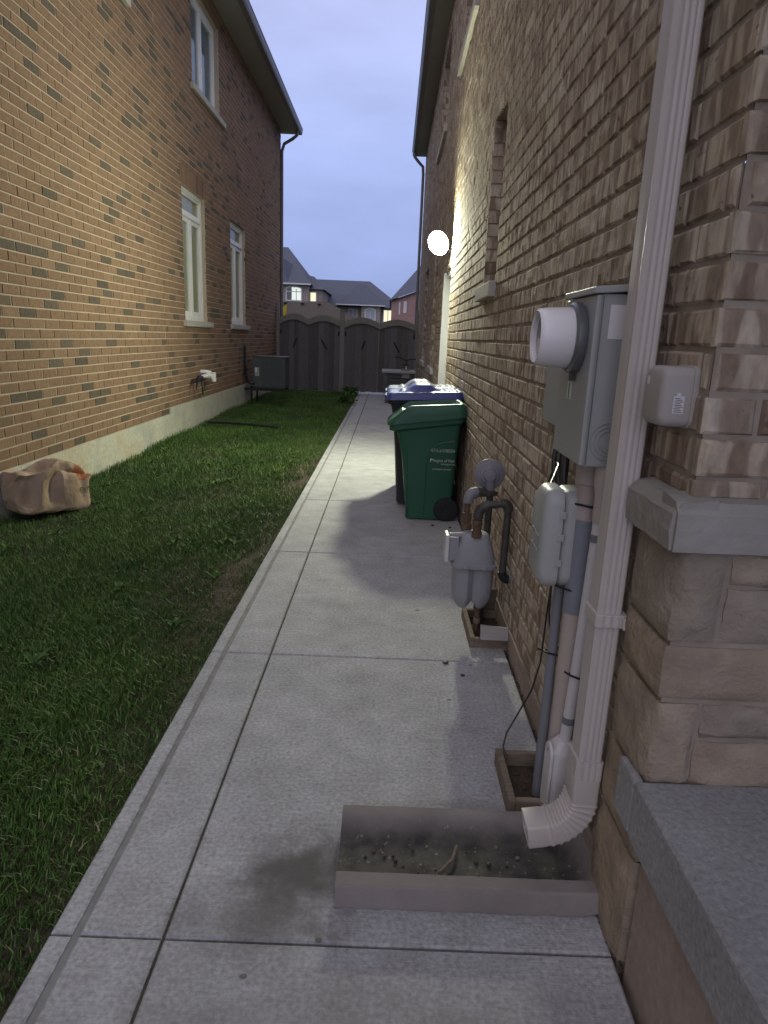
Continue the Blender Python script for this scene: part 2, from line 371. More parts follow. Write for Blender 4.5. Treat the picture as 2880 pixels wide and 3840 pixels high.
def text_mesh(body, size, xform):
    cu = bpy.data.curves.new('t', 'FONT'); cu.body = body; cu.size = size; cu.align_x = 'LEFT'; cu.extrude = .0004
    ob = bpy.data.objects.new('t', cu); COL.objects.link(ob)
    dg = bpy.context.evaluated_depsgraph_get(); me = bpy.data.meshes.new_from_object(ob.evaluated_get(dg))
    bpy.data.objects.remove(ob); bpy.data.curves.remove(cu); me.transform(xform); me.materials.clear(); return me

def np_mesh(name, V, Fq, k):
    """V (n,3), Fq (m,k) -> mesh, fast"""
    me = bpy.data.meshes.new(name); n = len(V); mm = len(Fq)
    me.vertices.add(n); me.vertices.foreach_set('co', np.ascontiguousarray(V, np.float32).ravel())
    me.loops.add(mm * k); me.loops.foreach_set('vertex_index', np.ascontiguousarray(Fq, np.int32).ravel())
    me.polygons.add(mm); me.polygons.foreach_set('loop_start', np.arange(0, mm * k, k, dtype=np.int32))
    me.update(calc_edges=True); me.validate(); return me

# ------------------------------------------------------------------ bricks
# brick template in (u, v, w): u along the wall, v up, w outwards; centre of the face at the origin
def brick_arrays(l, h, w0, w1, b, jit, rich):
    nu = 4 if rich else 1; nv = 2 if rich else 1
    hl, hh = l / 2, h / 2
    grid = [(-hl + b + (l - 2 * b) * i / nu, -hh + b + (h - 2 * b) * j / nv) for j in range(nv + 1) for i in range(nu + 1)]
    V = []; Fc = []
    def J(k=1.0): return random.uniform(-jit, jit) * k
    for (u, v) in grid:
        edge = abs(abs(u) - (hl - b)) < 1e-6 or abs(abs(v) - (hh - b)) < 1e-6
        V.append((u + J(.7), v + J(.7), w1 + (J(.8) if edge else J(.8) + jit * .3)))
    idx = lambda i, j: j * (nu + 1) + i
    for j in range(nv):
        for i in range(nu): Fc.append((idx(i, j), idx(i + 1, j), idx(i + 1, j + 1), idx(i, j + 1)))
    ring = [idx(i, 0) for i in range(nu)] + [idx(nu, j) for j in range(nv)] + [idx(nu - i, nv) for i in range(nu)] + [idx(0, nv - j) for j in range(nv)]
    n0 = len(V); k = len(ring)
    for q in ring:
        u, v, w = V[q]
        su = hl + J(.8) if u > hl - b - jit - 1e-4 else (-hl + J(.8) if u < -hl + b + jit + 1e-4 else u)
        sv = hh + J(.8) if v > hh - b - jit - 1e-4 else (-hh + J(.8) if v < -hh + b + jit + 1e-4 else v)
        V.append((su, sv, w1 - b))
    for q in range(k):
        u, v, w = V[n0 + q]; V.append((u, v, w0))
    for q in range(k):
        a, b2 = ring[q], ring[(q + 1) % k]
        Fc.append((n0 + q, n0 + (q + 1) % k, b2, a))
        Fc.append((n0 + k + q, n0 + k + (q + 1) % k, n0 + (q + 1) % k, n0 + q))
    return V, Fc

def brick_wall(part, parent, rects, to_local, to_world, L0, CH, joint, proud, jit, rich, mat, openings=(), indiv=300, base=0.0, name='brick'):
    """rects: list of (u0,u1,v0,v1) to fill; to_local(u,v,w)->local xyz.  Adds single bricks (children of parent) plus one joined rest."""
    cells = []
    for (u0, u1, v0, v1) in rects:
        k0 = int(math.floor((v0 - base) / CH + 1e-6)); k1 = int(math.ceil((v1 - base) / CH - 1e-6))
        for k in range(k0, k1):
            a = base + k * CH + joint / 2; b = base + (k + 1) * CH - joint / 2
            a = max(a, v0 + .001); b = min(b, v1 - .001)
            if b - a < .02: continue
            spans = [(u0, u1)]
            for (p0, p1, q0, q1) in openings:
                if q0 < (a + b) / 2 < q1:
                    ns = []
                    for s0, s1 in spans:
                        if p1 <= s0 or p0 >= s1: ns.append((s0, s1)); continue
                        if p0 > s0: ns.append((s0, p0))
                        if p1 < s1: ns.append((p1, s1))
                    spans = ns
            off = (L0 * .5 if k % 2 else 0) + .02 * math.sin(k * 1.7)
            for s0, s1 in spans:
                n0 = int(math.floor((s0 - off) / L0)); n1 = int(math.ceil((s1 - off) / L0))
                for n in range(n0, n1):
                    c0 = max(off + n * L0 + joint / 2, s0 + .001); c1 = min(off + (n + 1) * L0 - joint / 2, s1 - .001)
                    if c1 - c0 < .025: continue
                    full = abs((c1 - c0) - (L0 - joint)) < .004 and abs((b - a) - (CH - joint)) < .004
                    cells.append((c0, c1, a, b, full))
    scored = []
    for i, (c0, c1, a, b, full) in enumerate(cells):
        if not full: continue
        P = [proj(to_world(u, v, proud)) for u, v in ((c0, a), (c1, a), (c1, b), (c0, b))]
        if any(p is None for p in P): continue
        cx = sum(p[0] for p in P) / 4; cy = sum(p[1] for p in P) / 4
        if not (0 < cx < 2880 and 0 < cy < 3840): continue
        ar = abs(sum(P[q][0] * P[(q + 1) % 4][1] - P[(q + 1) % 4][0] * P[q][1] for q in range(4))) / 2
        scored.append((ar, i))
    scored.sort(reverse=True); pick = {i for _, i in scored[:indiv]}
    var = []
    for q in range(8):
        V, Fc = brick_arrays(L0 - joint, CH - joint, -.02, proud, .004 if not rich else .006, jit, rich)
        mb = MB().add([tuple(Vector(to_local(u, v, w)) - Vector(to_local(0, 0, 0))) for u, v, w in V], Fc)
        me = mb.mesh(name); me.materials.append(MT[mat]); var.append(me)
    rest = MB()
    for i, (c0, c1, a, b, full) in enumerate(cells):
        cu, cv = (c0 + c1) / 2, (a + b) / 2
        dw = random.uniform(-.002, .002)
        if i in pick:
            o = bpy.data.objects.new(name, random.choice(var)); COL.objects.link(o); o.parent = parent
            o.location = to_local(cu, cv, dw)
        else:
            V, Fc = brick_arrays(c1 - c0, b - a, -.02, proud, .004 if not rich else .006, jit, rich and i in {q for _, q in []})
            rest.add([to_local(cu + u, cv + v, w + dw) for u, v, w in V], Fc)
    if rest.v:
        o = link(part, rest, mat, parent); o['kind'] = 'stuff'

def holed_panel(rect, openings, to_local, depth=.0):
    """flat panel with rectangular holes and reveals going inwards by depth"""
    u0, u1, v0, v1 = rect
    us = sorted({u0, u1, *[min(max(p, u0), u1) for o in openings for p in o[:2]]}); vs = sorted({v0, v1, *[min(max(p, v0), v1) for o in openings for p in o[2:]]})
    mb = MB()
    for i in range(len(us) - 1):
        for j in range(len(vs) - 1):
            cu, cv = (us[i] + us[i + 1]) / 2, (vs[j] + vs[j + 1]) / 2
            if any(o[0] < cu < o[1] and o[2] < cv < o[3] for o in openings): continue
            mb.add([to_local(us[i], vs[j], 0), to_local(us[i + 1], vs[j], 0), to_local(us[i + 1], vs[j + 1], 0), to_local(us[i], vs[j + 1], 0)], [(0, 1, 2, 3)])
    for (a, b, c, d) in openings:
        q = [(a, c), (b, c), (b, d), (a, d)]
        for k in range(4):
            (p0, p1), (r0, r1) = q[k], q[(k + 1) % 4]
            mb.add([to_local(p0, p1, 0), to_local(r0, r1, 0), to_local(r0, r1, -depth), to_local(p0, p1, -depth)], [(0, 1, 2, 3)])
    return mb

def window(house, opening, T, recess=.075, transom=None, mull=(), blind='blind', sash=.07, sill=None, depth=.2, lit=None):
    """T(u,v,w)->local. window part (outer frame) > pane, sash, sill"""
    a, b, c, d = opening; fr = .07
    def ubox(mb, u0, u1, v0, v1, w0, w1):
        c8 = [T(u, v, w) for w in (w0, w1) for (u, v) in ((u0, v0), (u1, v0), (u1, v1), (u0, v1))]
        return mb.add(c8, [(0, 3, 2, 1), (4, 5, 6, 7), (0, 1, 5, 4), (1, 2, 6, 5), (2, 3, 7, 6), (3, 0, 4, 7)])
    mb = MB(); w1, w0 = -recess, -recess - .07
    ubox(mb, a, a + fr, c, d, w0, w1); ubox(mb, b - fr, b, c, d, w0, w1); ubox(mb, a + fr, b - fr, c, c + fr, w0, w1); ubox(mb, a + fr, b - fr, d - fr, d, w0, w1)
    cols = [a + fr] + [m_ for m_ in mull] + [b - fr]
    for m_ in mull: ubox(mb, m_ - .03, m_ + .03, c + fr, (transom or d - fr), w0, w1 - .004)
    if transom: ubox(mb, a + fr, b - fr, transom - .03, transom + .03, w0, w1 + .01)
    win = link('window', mb, 'frame_white', house, bevel=.004, seg=1)
    cells = []
    if transom: cells.append((a + fr, b - fr, transom + .03, d - fr))
    top = transom - .03 if transom else d - fr
    for k in range(len(cols) - 1):
        cells.append((cols[k] + (.03 if k else 0), cols[k + 1] - (.03 if k < len(cols) - 2 else 0), c + fr, top))
    for k, (p, q, r, s_) in enumerate(cells):
        sh = MB(); w = w1 - .015; e = .03 if (transom and k == 0) else sash
        ubox(sh, p, p + e, r, s_, w - .045, w); ubox(sh, q - e, q, r, s_, w - .045, w); ubox(sh, p + e, q - e, r, r + e, w - .045, w); ubox(sh, p + e, q - e, s_ - e, s_, w - .045, w)
        link('sash', sh, 'frame_white', win, bevel=.003, seg=1)
        pn = MB(); ubox(pn, p + e, q - e, r + e, s_ - e, w - .032, w - .026)
        link('pane', pn, 'clear_glass', win)
        if lit or blind:
            bl = MB(); ubox(bl, p + e - .01, q - e + .01, r + e - .01, s_ - e + .01, w - .044, w - .038)
            link('blind', bl, lit or blind, win)
    if sill:
        sl = MB(); ubox(sl, a - sill[0], b + sill[1], c - sill[2], c - .002, -recess - .02, sill[3])
        link('sill', sl, 'sill', win, bevel=.008)
    return win
def thin_glass():
    t = NT('clear_glass'); tr = t.new('BsdfTransparent'); tr.inputs[0].default_value = (.86, .89, .88, 1)
    gl = t.new('BsdfGlossy'); gl.inputs['Roughness'].default_value = .03
    fr = t.new('LayerWeight'); fr.inputs['Blend'].default_value = .5
    mx = t.new('MixShader'); t.link(t.math('MULTIPLY_ADD', t.math('POWER', fr.outputs['Facing'], 4.0), .35, .03), mx.inputs[0]); t.link(tr.outputs[0], mx.inputs[1]); t.link(gl.outputs[0], mx.inputs[2])
    t.link(mx.outputs[0], t.n['Material Output'].inputs[0]); return t.m
MT['clear_glass'] = thin_glass()

# ================================================================== SETTING: ground, lawn soil, path
g = link('ground', MB().add([(-400, -400, -.12), (400, -400, -.12), (400, 400, -.12), (-400, 400, -.12)], [(0, 1, 2, 3)]), 'ground'); struct(g)
# lawn soil, gently uneven
def lawn_z(x, y): return -.028 + .012 * math.sin(x * 2.1 + y * .7) + .008 * math.sin(y * 1.9 - x * 3.1) + (.03 if False else 0) + .035 * max(0, min(1, (y - 9.5) / 6))
nx, ny = 28, 190
V = []; Fq = []
for j in range(ny + 1):
    for i in range(nx + 1):
        x = -3.10 + (3.10 - .795) * i / nx; y = -7 + 26.0 * j / ny
        V.append((x, y, lawn_z(x, y) + rng.normal(0, .004)))
for j in range(ny):
    for i in range(nx):
        a = j * (nx + 1) + i; Fq.append((a, a + 1, a + nx + 2, a + nx + 1))
soil = link('lawn_soil', MB().add(V, Fq), 'soil', smooth='full'); struct(soil)

# path: slabs with tooled joints
X_L, X_G0, X_G1 = -.803, -.737, -.514
def path_right(y): return .640 + .0062 * (y - 1.2)
path = link('path', MB().box(-.80, .62, -7, 20.3, -.12, -.014), 'groove'); struct(path)
joints = [1.388 + 1.597 * k for k in range(-5, 13)]
def slab(x0, x1, y0, y1, gap_l, gap_r, right_line=False):
    e = .0035; bv = .006
    xr0 = path_right(y0) if right_line else x1; xr1 = path_right(y1) if right_line else x1
    a = [(x0 + gap_l, y0 + e), (xr0 - gap_r, y0 + e), (xr1 - gap_r, y1 - e), (x0 + gap_l, y1 - e)]
    b = [(x0 + gap_l + bv, y0 + e + bv), (xr0 - gap_r - bv, y0 + e + bv), (xr1 - gap_r - bv, y1 - e - bv), (x0 + gap_l + bv, y1 - e - bv)]
    mb = MB().loft([[(p[0], p[1], -.10) for p in a], [(p[0], p[1], -.005) for p in a], [(p[0], p[1], 0) for p in b]])
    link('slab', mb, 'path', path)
for k in range(len(joints) - 1):
    y0, y1 = joints[k], joints[k + 1]
    slab(X_L, X_G0, y0, y1, 0, .011)
    slab(X_G0, X_G1, y0, y1, .009, .006)
    slab(X_G1, 0, y0, y1, .003, .012, True)
# trowelled smooth margin in the outer groove (shallow lighter bottom)
mg = MB()
mg.box(X_G0 - .0112, X_G0 + .0112, joints[0], joints[-1], -.1, -.0095)
link('groove_margin', mg, 'groove_floor', path)

# ================================================================== LEFT HOUSE (neighbour)
LX = -3.05; L_Y0, L_Y1 = -3.4, 19.40  # unseen near end lengthened towards the camera to shade the foreground
lh = thing('brick_house', 'tan brick house with white framed windows beside the grass strip', 'house', (LX, L_Y0, 0))
oL = Vector(lh.location)
def TL(u, v, w): return (w, u - L_Y0, v)                     # u = world Y, v = z, w outwards (+x)
def WL(u, v, w): return (LX + w, u, v)
win1 = (10.40, 11.64, 1.64, 3.52); win2 = (13.42, 14.74, 1.64, 3.52)
upw = (11.12, 12.78, 5.00, 6.34); upw0 = (7.0, 8.45, 5.00, 6.34)
opL = [win1, win2, upw, upw0]
E_L = 6.62
wall = link('wall', holed_panel((L_Y0, L_Y1, .30, E_L), opL, TL, .10), 'mortar_l', lh)
CHL = .0855; BL = .262
soldiers = [(win1[0] - .05, win1[1] + .08, 3.52, 3.52 + 3 * CHL)]
brick_wall('brickwork', wall, [(2.0, 9.48, .345, E_L), (9.48, L_Y1, .345 + CHL, E_L)], TL, WL, BL, CHL, .012, .006, .0016, False, 'brick_l',
           openings=opL + soldiers, base=.345)
for (a, b, c, d) in soldiers:
    n = int((b - a) / .075)
    for k in range(n):
        u0 = a + (b - a) * k / n + .005; u1 = a + (b - a) * (k + 1) / n - .005
        link('soldier_brick', MB().add([TL(u, v, w) for w in (-.02, .007) for (u, v) in ((u0, c + .006), (u1, c + .006), (u1, d - .006), (u0, d - .006))],
             [(0, 3, 2, 1), (4, 5, 6, 7), (0, 1, 5, 4), (1, 2, 6, 5), (2, 3, 7, 6), (3, 0, 4, 7)]), 'brick_l', wall, bevel=.003, seg=1)
# other walls of the box
ob = MB()
x1 = -9.0
for (p, q) in (((LX - .001, L_Y1), (x1, L_Y1)), ((x1, L_Y1), (x1, L_Y0)), ((x1, L_Y0), (LX - .001, L_Y0))):
    ob.add([(p[0] - LX, p[1] - L_Y0, -.1), (q[0] - LX, q[1] - L_Y0, -.1), (q[0] - LX, q[1] - L_Y0, E_L), (p[0] - LX, p[1] - L_Y0, E_L)], [(0, 1, 2, 3)])
link('outer_wall', ob, 'brick_l', lh)
# stepped foundation
fo = MB()
def fbox(u0, u1, v1):
    nseg = max(2, int((u1 - u0) / .25)); prev = None
    pts = []
    for k in range(nseg + 1):
        u = u0 + (u1 - u0) * k / nseg; e = random.uniform(-.004, .004)
        pts.append((u, v1 + e))
    for k in range(nseg):
        (ua, va), (ub, vb) = pts[k], pts[k + 1]
        fo.add([TL(ua, -.12, .024), TL(ub, -.12, .024), TL(ub, vb, .020), TL(ua, va, .020), TL(ua, va, -.02), TL(ub, vb, -.02)], [(0, 1, 2, 3), (3, 2, 5, 4)])
fbox(L_Y0, 9.48, .345); fbox(9.48, L_Y1, .345 + CHL)
fo.add([TL(9.48, .33, .022), TL(9.48, .345 + CHL, .022), TL(9.48, .345 + CHL, -.02), TL(9.48, .33, -.02)], [(0, 1, 2, 3)])
link('foundation', fo, 'found_l', lh)
window(lh, win1, TL, .055, transom=3.16, mull=(11.02,), blind='blind', sill=(.10, .22, .09, .055))
window(lh, win2, TL, .055, transom=3.16, mull=(14.08,), blind='blind', sill=(.10, .22, .09, .055))
window(lh, upw, TL, .075, mull=(11.95,), blind='blind2', sill=(.10, .25, .09, .055))
window(lh, upw0, TL, .075, mull=(7.7,), blind='blind2', sill=(.10, .12, .09, .055))
# eaves
def eave(house, T, y0, y1, E, over, mat_s, mat_g, prefix=''):
    s = MB(); a = [T(y0, E, -.05), T(y1 + .35, E, -.05), T(y1 + .35, E, over), T(y0, E, over)]
    s.add(a, [(0, 1, 2, 3)]); link('soffit', s, mat_s, house)
    gprof = [(over - .005, E - .01), (over + .085, E - .01), (over + .105, E + .03), (over + .115, E + .11), (over + .125, E + .115), (over + .115, E + .125), (over, E + .13)]
    loops = [[T(y, v, w) for (w, v) in gprof] for y in (y0, y1 + .37)]
    link('gutter', MB().loft(loops), mat_g, house)
    rf = MB(); rise = 2.6; run = 4.0
    t_ = .06
    c = [(y0 - .3, E + .13, over + .03), (y1 + .4, E + .13, over + .03), (y1 - 2.8, E + .13 + rise, over - run), (y0 + 2.8, E + .13 + rise, over - run)]
    rf.add([T(*q) for q in c] + [T(q[0], q[1] - t_, q[2]) for q in c], [(0, 1, 2, 3), (7, 6, 5, 4), (0, 4, 5, 1), (1, 5, 6, 2), (2, 6, 7, 3), (3, 7, 4, 0)])
    link('roof', rf, 'shingle', house)
eave(lh, TL, L_Y0 - .3, L_Y1 - .05, 6.60, .42, 'soffit', 'gutter')
dp = MB().tube([TL(19.28, 6.60, .44), TL(19.30, 6.48, .44), TL(19.34, 6.40, .32), TL(19.36, 6.28, .10), TL(19.36, 6.1, .040), TL(19.36, 3.0, .040), TL(19.36, .2, .040)], .040, 10)
link('downpipe', dp, 'gutter', lh, smooth=True)

# ================================================================== RIGHT HOUSE
RX, RY, RTH = .660, 2.0, .006
rh = thing('brick_house', 'streaked beige brick house with lit side door lamp along the concrete path', 'house', (RX, RY, 0))
rh.rotation_euler = (0, 0, -RTH)
def TR(u, v, w): return (-w, u - RY, v)                      # w outwards = -x
def WR(u, v, w): return (RX - w + RTH * (u - RY), u, v)
R_Y0, R_Y1 = 1.40, 19.55; E_R = 6.25; CHR = .0875; BR = .262
nwin = (4.66, 5.24, 1.89, 3.00); door = (8.42, 9.45, .12, 2.36)
fwA = (11.15, 12.15, 1.06, 2.92); fwB = (14.3, 15.7, 1.06, 2.92)
uw1 = (7.15, 8.55, 4.53, 5.85); uw2 = (10.95, 12.6, 4.53, 5.85)
opR = [nwin, door, fwA, fwB, uw1, uw2]
rwall = link('wall', holed_panel((R_Y0 + .004, R_Y1, .06, E_R), opR, TR, .11), 'mortar_r', rh)
brick_wall('brickwork', rwall, [(R_Y0 + .012, 1.64, 1.197, E_R), (1.64, R_Y1, .105, E_R)], TR, WR, BR, CHR, .012, .0055, .0026, True, 'brick_r', openings=opR, base=.1035)
# brick reveals on the far jambs and dark jamb bricks
def reveal(op, dep=.11):
    a, b, c, d = op; mb = MB(); k = int((d - c) / CHR)
    for i in range(k + 1):
        v0 = c + i * CHR + .006; v1 = min(c + (i + 1) * CHR - .006, d - .004)
        if v1 - v0 < .02: continue
        mb.add([TR(u, v, w) for u in (b + .02, b - .006) for (v, w) in ((v0, .004), (v1, .004), (v1, -dep + .012), (v0, -dep + .012))],
               [(0, 3, 2, 1), (4, 5, 6, 7), (0, 1, 5, 4), (1, 2, 6, 5), (2, 3, 7, 6), (3, 0, 4, 7)])
    o = link('reveal_bricks', mb, 'brick_r', rwall); o['kind'] = 'stuff'
for op in (nwin, fwA, fwB, uw1, uw2): reveal(op)
o_ = MB()
for (p, q) in (((0.001, R_Y1 - RY), (8.5, R_Y1 - RY)), ((8.5, R_Y1 - RY), (8.5, R_Y0 - RY + .002))):
    o_.add([(p[0], p[1], -.1), (q[0], q[1], -.1), (q[0], q[1], E_R), (p[0], p[1], E_R)], [(0, 1, 2, 3)])
link('outer_wall', o_, 'brick_r', rh)
fp = MB()
ns = 40
for k in range(ns):
    ua = 1.64 + (R_Y1 - 1.64) * (k / ns) ** 1.6; ub = 1.64 + (R_Y1 - 1.64) * ((k + 1) / ns) ** 1.6
    fp.add([TR(ua, -.12, .014), TR(ub, -.12, .014), TR(ub, .100, .010), TR(ua, .100, .010), TR(ua, .103, -.02), TR(ub, .103, -.02)], [(0, 1, 2, 3), (3, 2, 5, 4)])
link('foundation', fp, 'found_r', rh)
window(rh, nwin, TR, .115, blind='blind2', sill=(.05, .10, .10, .05))
window(rh, fwA, TR, .115, blind='blind2', mull=(11.65,), sill=(.06, .10, .10, .05))
window(rh, fwB, TR, .115, blind='blind2', mull=(15.0,), sill=(.06, .10, .10, .05))
window(rh, uw1, TR, .10, mull=(7.85,), blind='blind2', sill=(.12, .20, .10, .05))
window(rh, uw2, TR, .10, mull=(11.8,), blind='blind2', sill=(.12, .20, .10, .05))
# side door
d_ = MB()
def rb(mb, u0, u1, v0, v1, w0, w1):
    return mb.add([TR(u, v, w) for w in (w0, w1) for (u, v) in ((u0, v0), (u1, v0), (u1, v1), (u0, v1))], [(0, 3, 2, 1), (4, 5, 6, 7), (0, 1, 5, 4), (1, 2, 6, 5), (2, 3, 7, 6), (3, 0, 4, 7)])
rb(d_, door[0] + .05, door[1] - .05, .16, 2.30, -.15, -.105)
dr = link('door', d_, 'trim_grey', rh, bevel=.004, seg=1)
fr = MB(); rb(fr, door[0], door[0] + .05, .12, 2.36, -.16, -.03); rb(fr, door[1] - .05, door[1] + .03, .12, 2.36, -.16, .022); rb(fr, door[0] + .05, door[1] - .05, 2.30, 2.36, -.16, -.02)
link('door_frame', fr, 'trim_grey', dr)
link('sill', rb(MB(), door[0], door[1], .10, .16, -.16, .05), 'sill', dr)
hd = MB().tube([TR(door[0] + .12, 1.02, -.105), TR(door[0] + .12, 1.02, -.05)], .012, 8).tube([TR(door[0] + .12, 1.02, -.055), TR(door[0] + .24, 1.02, -.055)], .010, 8)
link('handle', hd, 'iron', dr, smooth=True)
eave(rh, TR, R_Y0 - .2, R_Y1 + .05, 6.25, .25, 'soffit', 'gutter')
dp = MB().tube([TR(19.45, 6.25, .31), TR(19.47, 6.12, .30), TR(19.50, 6.02, .20), TR(19.5, 5.9, .075), TR(19.5, 5.7, .06), TR(19.5, .15, .06)], .038, 10)
link('downpipe', dp, 'gutter', rh, smooth=True)

# front wall and stone corner (seen beyond the downspout)
def TF(u, v, w): return (u - RX, R_Y0 - RY - w, v)          # u = world x, w towards -y
def WF(u, v, w): return (u, R_Y0 - w, v)
fw = link('front_wall', holed_panel((RX, 3.4, .06, 3.2), [], TF), 'mortar_r', rh)
link('front_upper', MB().add([TF(RX, 3.2, 0), TF(9.1, 3.2, 0), TF(9.1, E_R, 0), TF(RX, E_R, 0)], [(0, 1, 2, 3)]), 'brick_r', rh)
link('front_side', MB().add([TF(3.4, -.1, 0), TF(9.1, -.1, 0), TF(9.1, 3.2, 0), TF(3.4, 3.2, 0)], [(0, 1, 2, 3)]), 'brick_r', rh)
brick_wall('brickwork', fw, [(RX - .006, 3.4, 1.197, 3.2)], TF, WF, BR, CHR, .012, .007, .0030, True, 'brick_r', base=.1035, indiv=60)

def rough_stone(name, parent, corners, front_push, mat='stone', n=7, seed=0, bulge=.012):
    """corners: 4 points (u0,v0),(u1,v0),(u1,v1),(u0,v1) in frame T -> displaced slab; T maps to local"""
    T, (u0, u1, v0, v1) = corners; r = random.Random(seed); V = []; Fc = []
    ph = [r.uniform(0, 6) for _ in range(6)]
    for j in range(n + 1):
        for i in range(n + 1):
            a, b = i / n, j / n; u = u0 + (u1 - u0) * a; v = v0 + (v1 - v0) * b
            ed = min(a, 1 - a, b, 1 - b)
            w = front_push + (bulge * min(1, ed * 5) if ed > 0 else -.005)
            w += (.5 * bulge * math.sin(a * 5 + ph[0]) * math.sin(b * 4 + ph[1]) + .35 * bulge * math.sin(a * 11 + b * 7 + ph[2]) + r.uniform(-.12, .12) * bulge) * (1 if ed > 0 else .3)
            ju = 0 if 0 < a < 1 else r.uniform(-.003, .003); jv = 0 if 0 < b < 1 else r.uniform(-.003, .003)
            V.append(T(u + ju, v + jv, w))
    for j in range(n):
        for i in range(n):
            q = j * (n + 1) + i; Fc.append((q, q + 1, q + n + 2, q + n + 1))
    ring = [i for i in range(n + 1)] + [j * (n + 1) + n for j in range(1, n + 1)] + [n * (n + 1) + n - i for i in range(1, n + 1)] + [(n - j) * (n + 1) for j in range(1, n)]
    o = len(V); ruv = []
    for q in ring:
        i, j = q % (n + 1), q // (n + 1); V.append(T(u0 + (u1 - u0) * i / n, v0 + (v1 - v0) * j / n, -.03))
    for k in range(len(ring)):
        Fc.append((o + k, o + (k + 1) % len(ring), ring[(k + 1) % len(ring)], ring[k]))
    return link(name, MB().add(V, Fc), mat, parent, smooth=True)
# side return stones (courses z 0.40..1.09) and front stones
base_core = link('stone_base', MB().add([TR(1.385, -.1, .006), TR(1.63, -.1, .006), TR(1.63, 1.12, .006), TR(1.385, 1.12, .006), TR(1.385, -.1, .006), TF(3.3, -.1, .012), TF(3.3, 1.12, .012), TR(1.385, 1.12, .006)], [(0, 1, 2, 3), (4, 5, 6, 7)]), 'mortar_r', rh)
# corner stones wrap the corner: a side face and a front face meeting on one edge
def corner_stone(v0, v1, ulen, flen, seed):
    r = random.Random(seed); pts = []
    yb = R_Y0 - .022; xs = RX - .020
    n = 6; path2 = []
    for i in range(n + 1): path2.append((xs - RX + RTH * 0, (1.40 + ulen) - (1.40 + ulen - yb) * i / n, 's'))
    for i in range(1, n + 1): path2.append((xs - RX + flen * i / n, yb, 'f'))
    m2 = 7; V = []; Fc = []; k = len(path2); ph = [r.uniform(0, 6) for _ in range(4)]
    for j in range(m2 + 1):
        b = j / m2; v = v0 + (v1 - v0) * b
        for i, (lx, wy, kind) in enumerate(path2):
            a = i / (k - 1); ed = min(a * 2.2, (1 - a) * 2.2, b, 1 - b)
            w = (.009 * min(1, ed * 6) if ed > 0 else -.004) + (.005 * math.sin(a * 9 + ph[0]) * math.sin(b * 5 + ph[1]) + .003 * math.sin(a * 17 + b * 8 + ph[2]) + r.uniform(-.0012, .0012)) * (1 if ed > 0 else .2)
            if i == n: dx, dy = -w * .4 + .006, -w * .4 + .006
            elif kind == 's': dx, dy = -w, 0
            else: dx, dy = 0, -w
            V.append((lx + dx, wy - RY + dy, v))
    for j in range(m2):
        for i in range(k - 1):
            q = j * k + i; Fc.append((q, q + 1, q + k + 1, q + k))
    mb = MB().add(V, Fc)
    # close top, bottom and ends inwards
    top = [V[m2 * k + i] for i in range(k)]; bot = [V[i] for i in range(k)]
    for row in (top, bot):
        inn = [(max(p[0], -.02) + .05, min(p[1], R_Y0 + ulen - RY) + (.05 if i > n else 0), p[2]) for i, p in enumerate(row)]
        o2 = len(mb.v); mb.v += row + inn
        for i in range(k - 1): mb.f.append((o2 + i, o2 + i + 1, o2 + k + i + 1, o2 + k + i))
    return link('stone', mb, 'stone', base_core, smooth=True)
corner_stone(.875, 1.085, .225, .105, 1)
corner_stone(.735, .862, .232, .30, 2)
corner_stone(.500, .722, .235, .098, 3)
corner_stone(.30, .488, .24, .12, 4)
corner_stone(-.05, .288, .24, .12, 9)
k = 20
for (u0, u1, v0, v1) in ((.760, 1.05, 1.012, 1.088), (.758, 1.05, .875, 1.000), (1.062, 1.40, .875, 1.088), (.956, 1.4, .735, .862), (.752, 1.0, .64, .722), (.745, 1.10, .500, .628), (1.012, 1.4, .64, .722), (1.112, 1.4, .50, .628)):
    rough_stone('stone', base_core, (TF, (u0, u1, v0, v1)), .022, seed=k); k += 1
# belt course
def belt(side):
    if side == 's':
        loops = []
        for i in range(9):
            y = 1.615 - (1.615 - 1.347) * i / 8; j = lambda s_: random.uniform(-s_, s_)
            xo = RX - .058
            loops.append([(RX + .03 - RX, y - RY, 1.098), (xo + j(.002) - RX, y - RY, 1.094 + j(.0015)), (xo - .004 + j(.0025) - RX, y - RY, 1.135 + j(.0025)), (xo - .002 + j(.002) - RX, y - RY, 1.172 + j(.0015)), (xo + .018 - RX, y - RY, 1.195 + j(.002)), (RX + .03 - RX, y - RY, 1.205)])
        return MB().loft(loops)
    loops = []
    for i in range(10):
        x = RX - .0525 + .75 * i / 9; j = lambda s_: random.uniform(-s_, s_); yo = R_Y0 - .060
        loops.append([(x - RX, R_Y0 + .03 - RY, 1.098), (x - RX, yo - RY + j(.002), 1.094 + j(.0015)), (x - RX, yo - .004 - RY + j(.0025), 1.14 + j(.0025)), (x - RX, yo - RY + j(.002), 1.175 + j(.0015)), (x - RX, yo + .018 - RY, 1.196 + j(.002)), (x - RX, R_Y0 + .03 - RY, 1.206)])
    return MB().loft(loops)
link('belt_stone', belt('s'), 'stone_sill', rh)
link('belt_stone', belt('f'), 'stone_sill', rh)

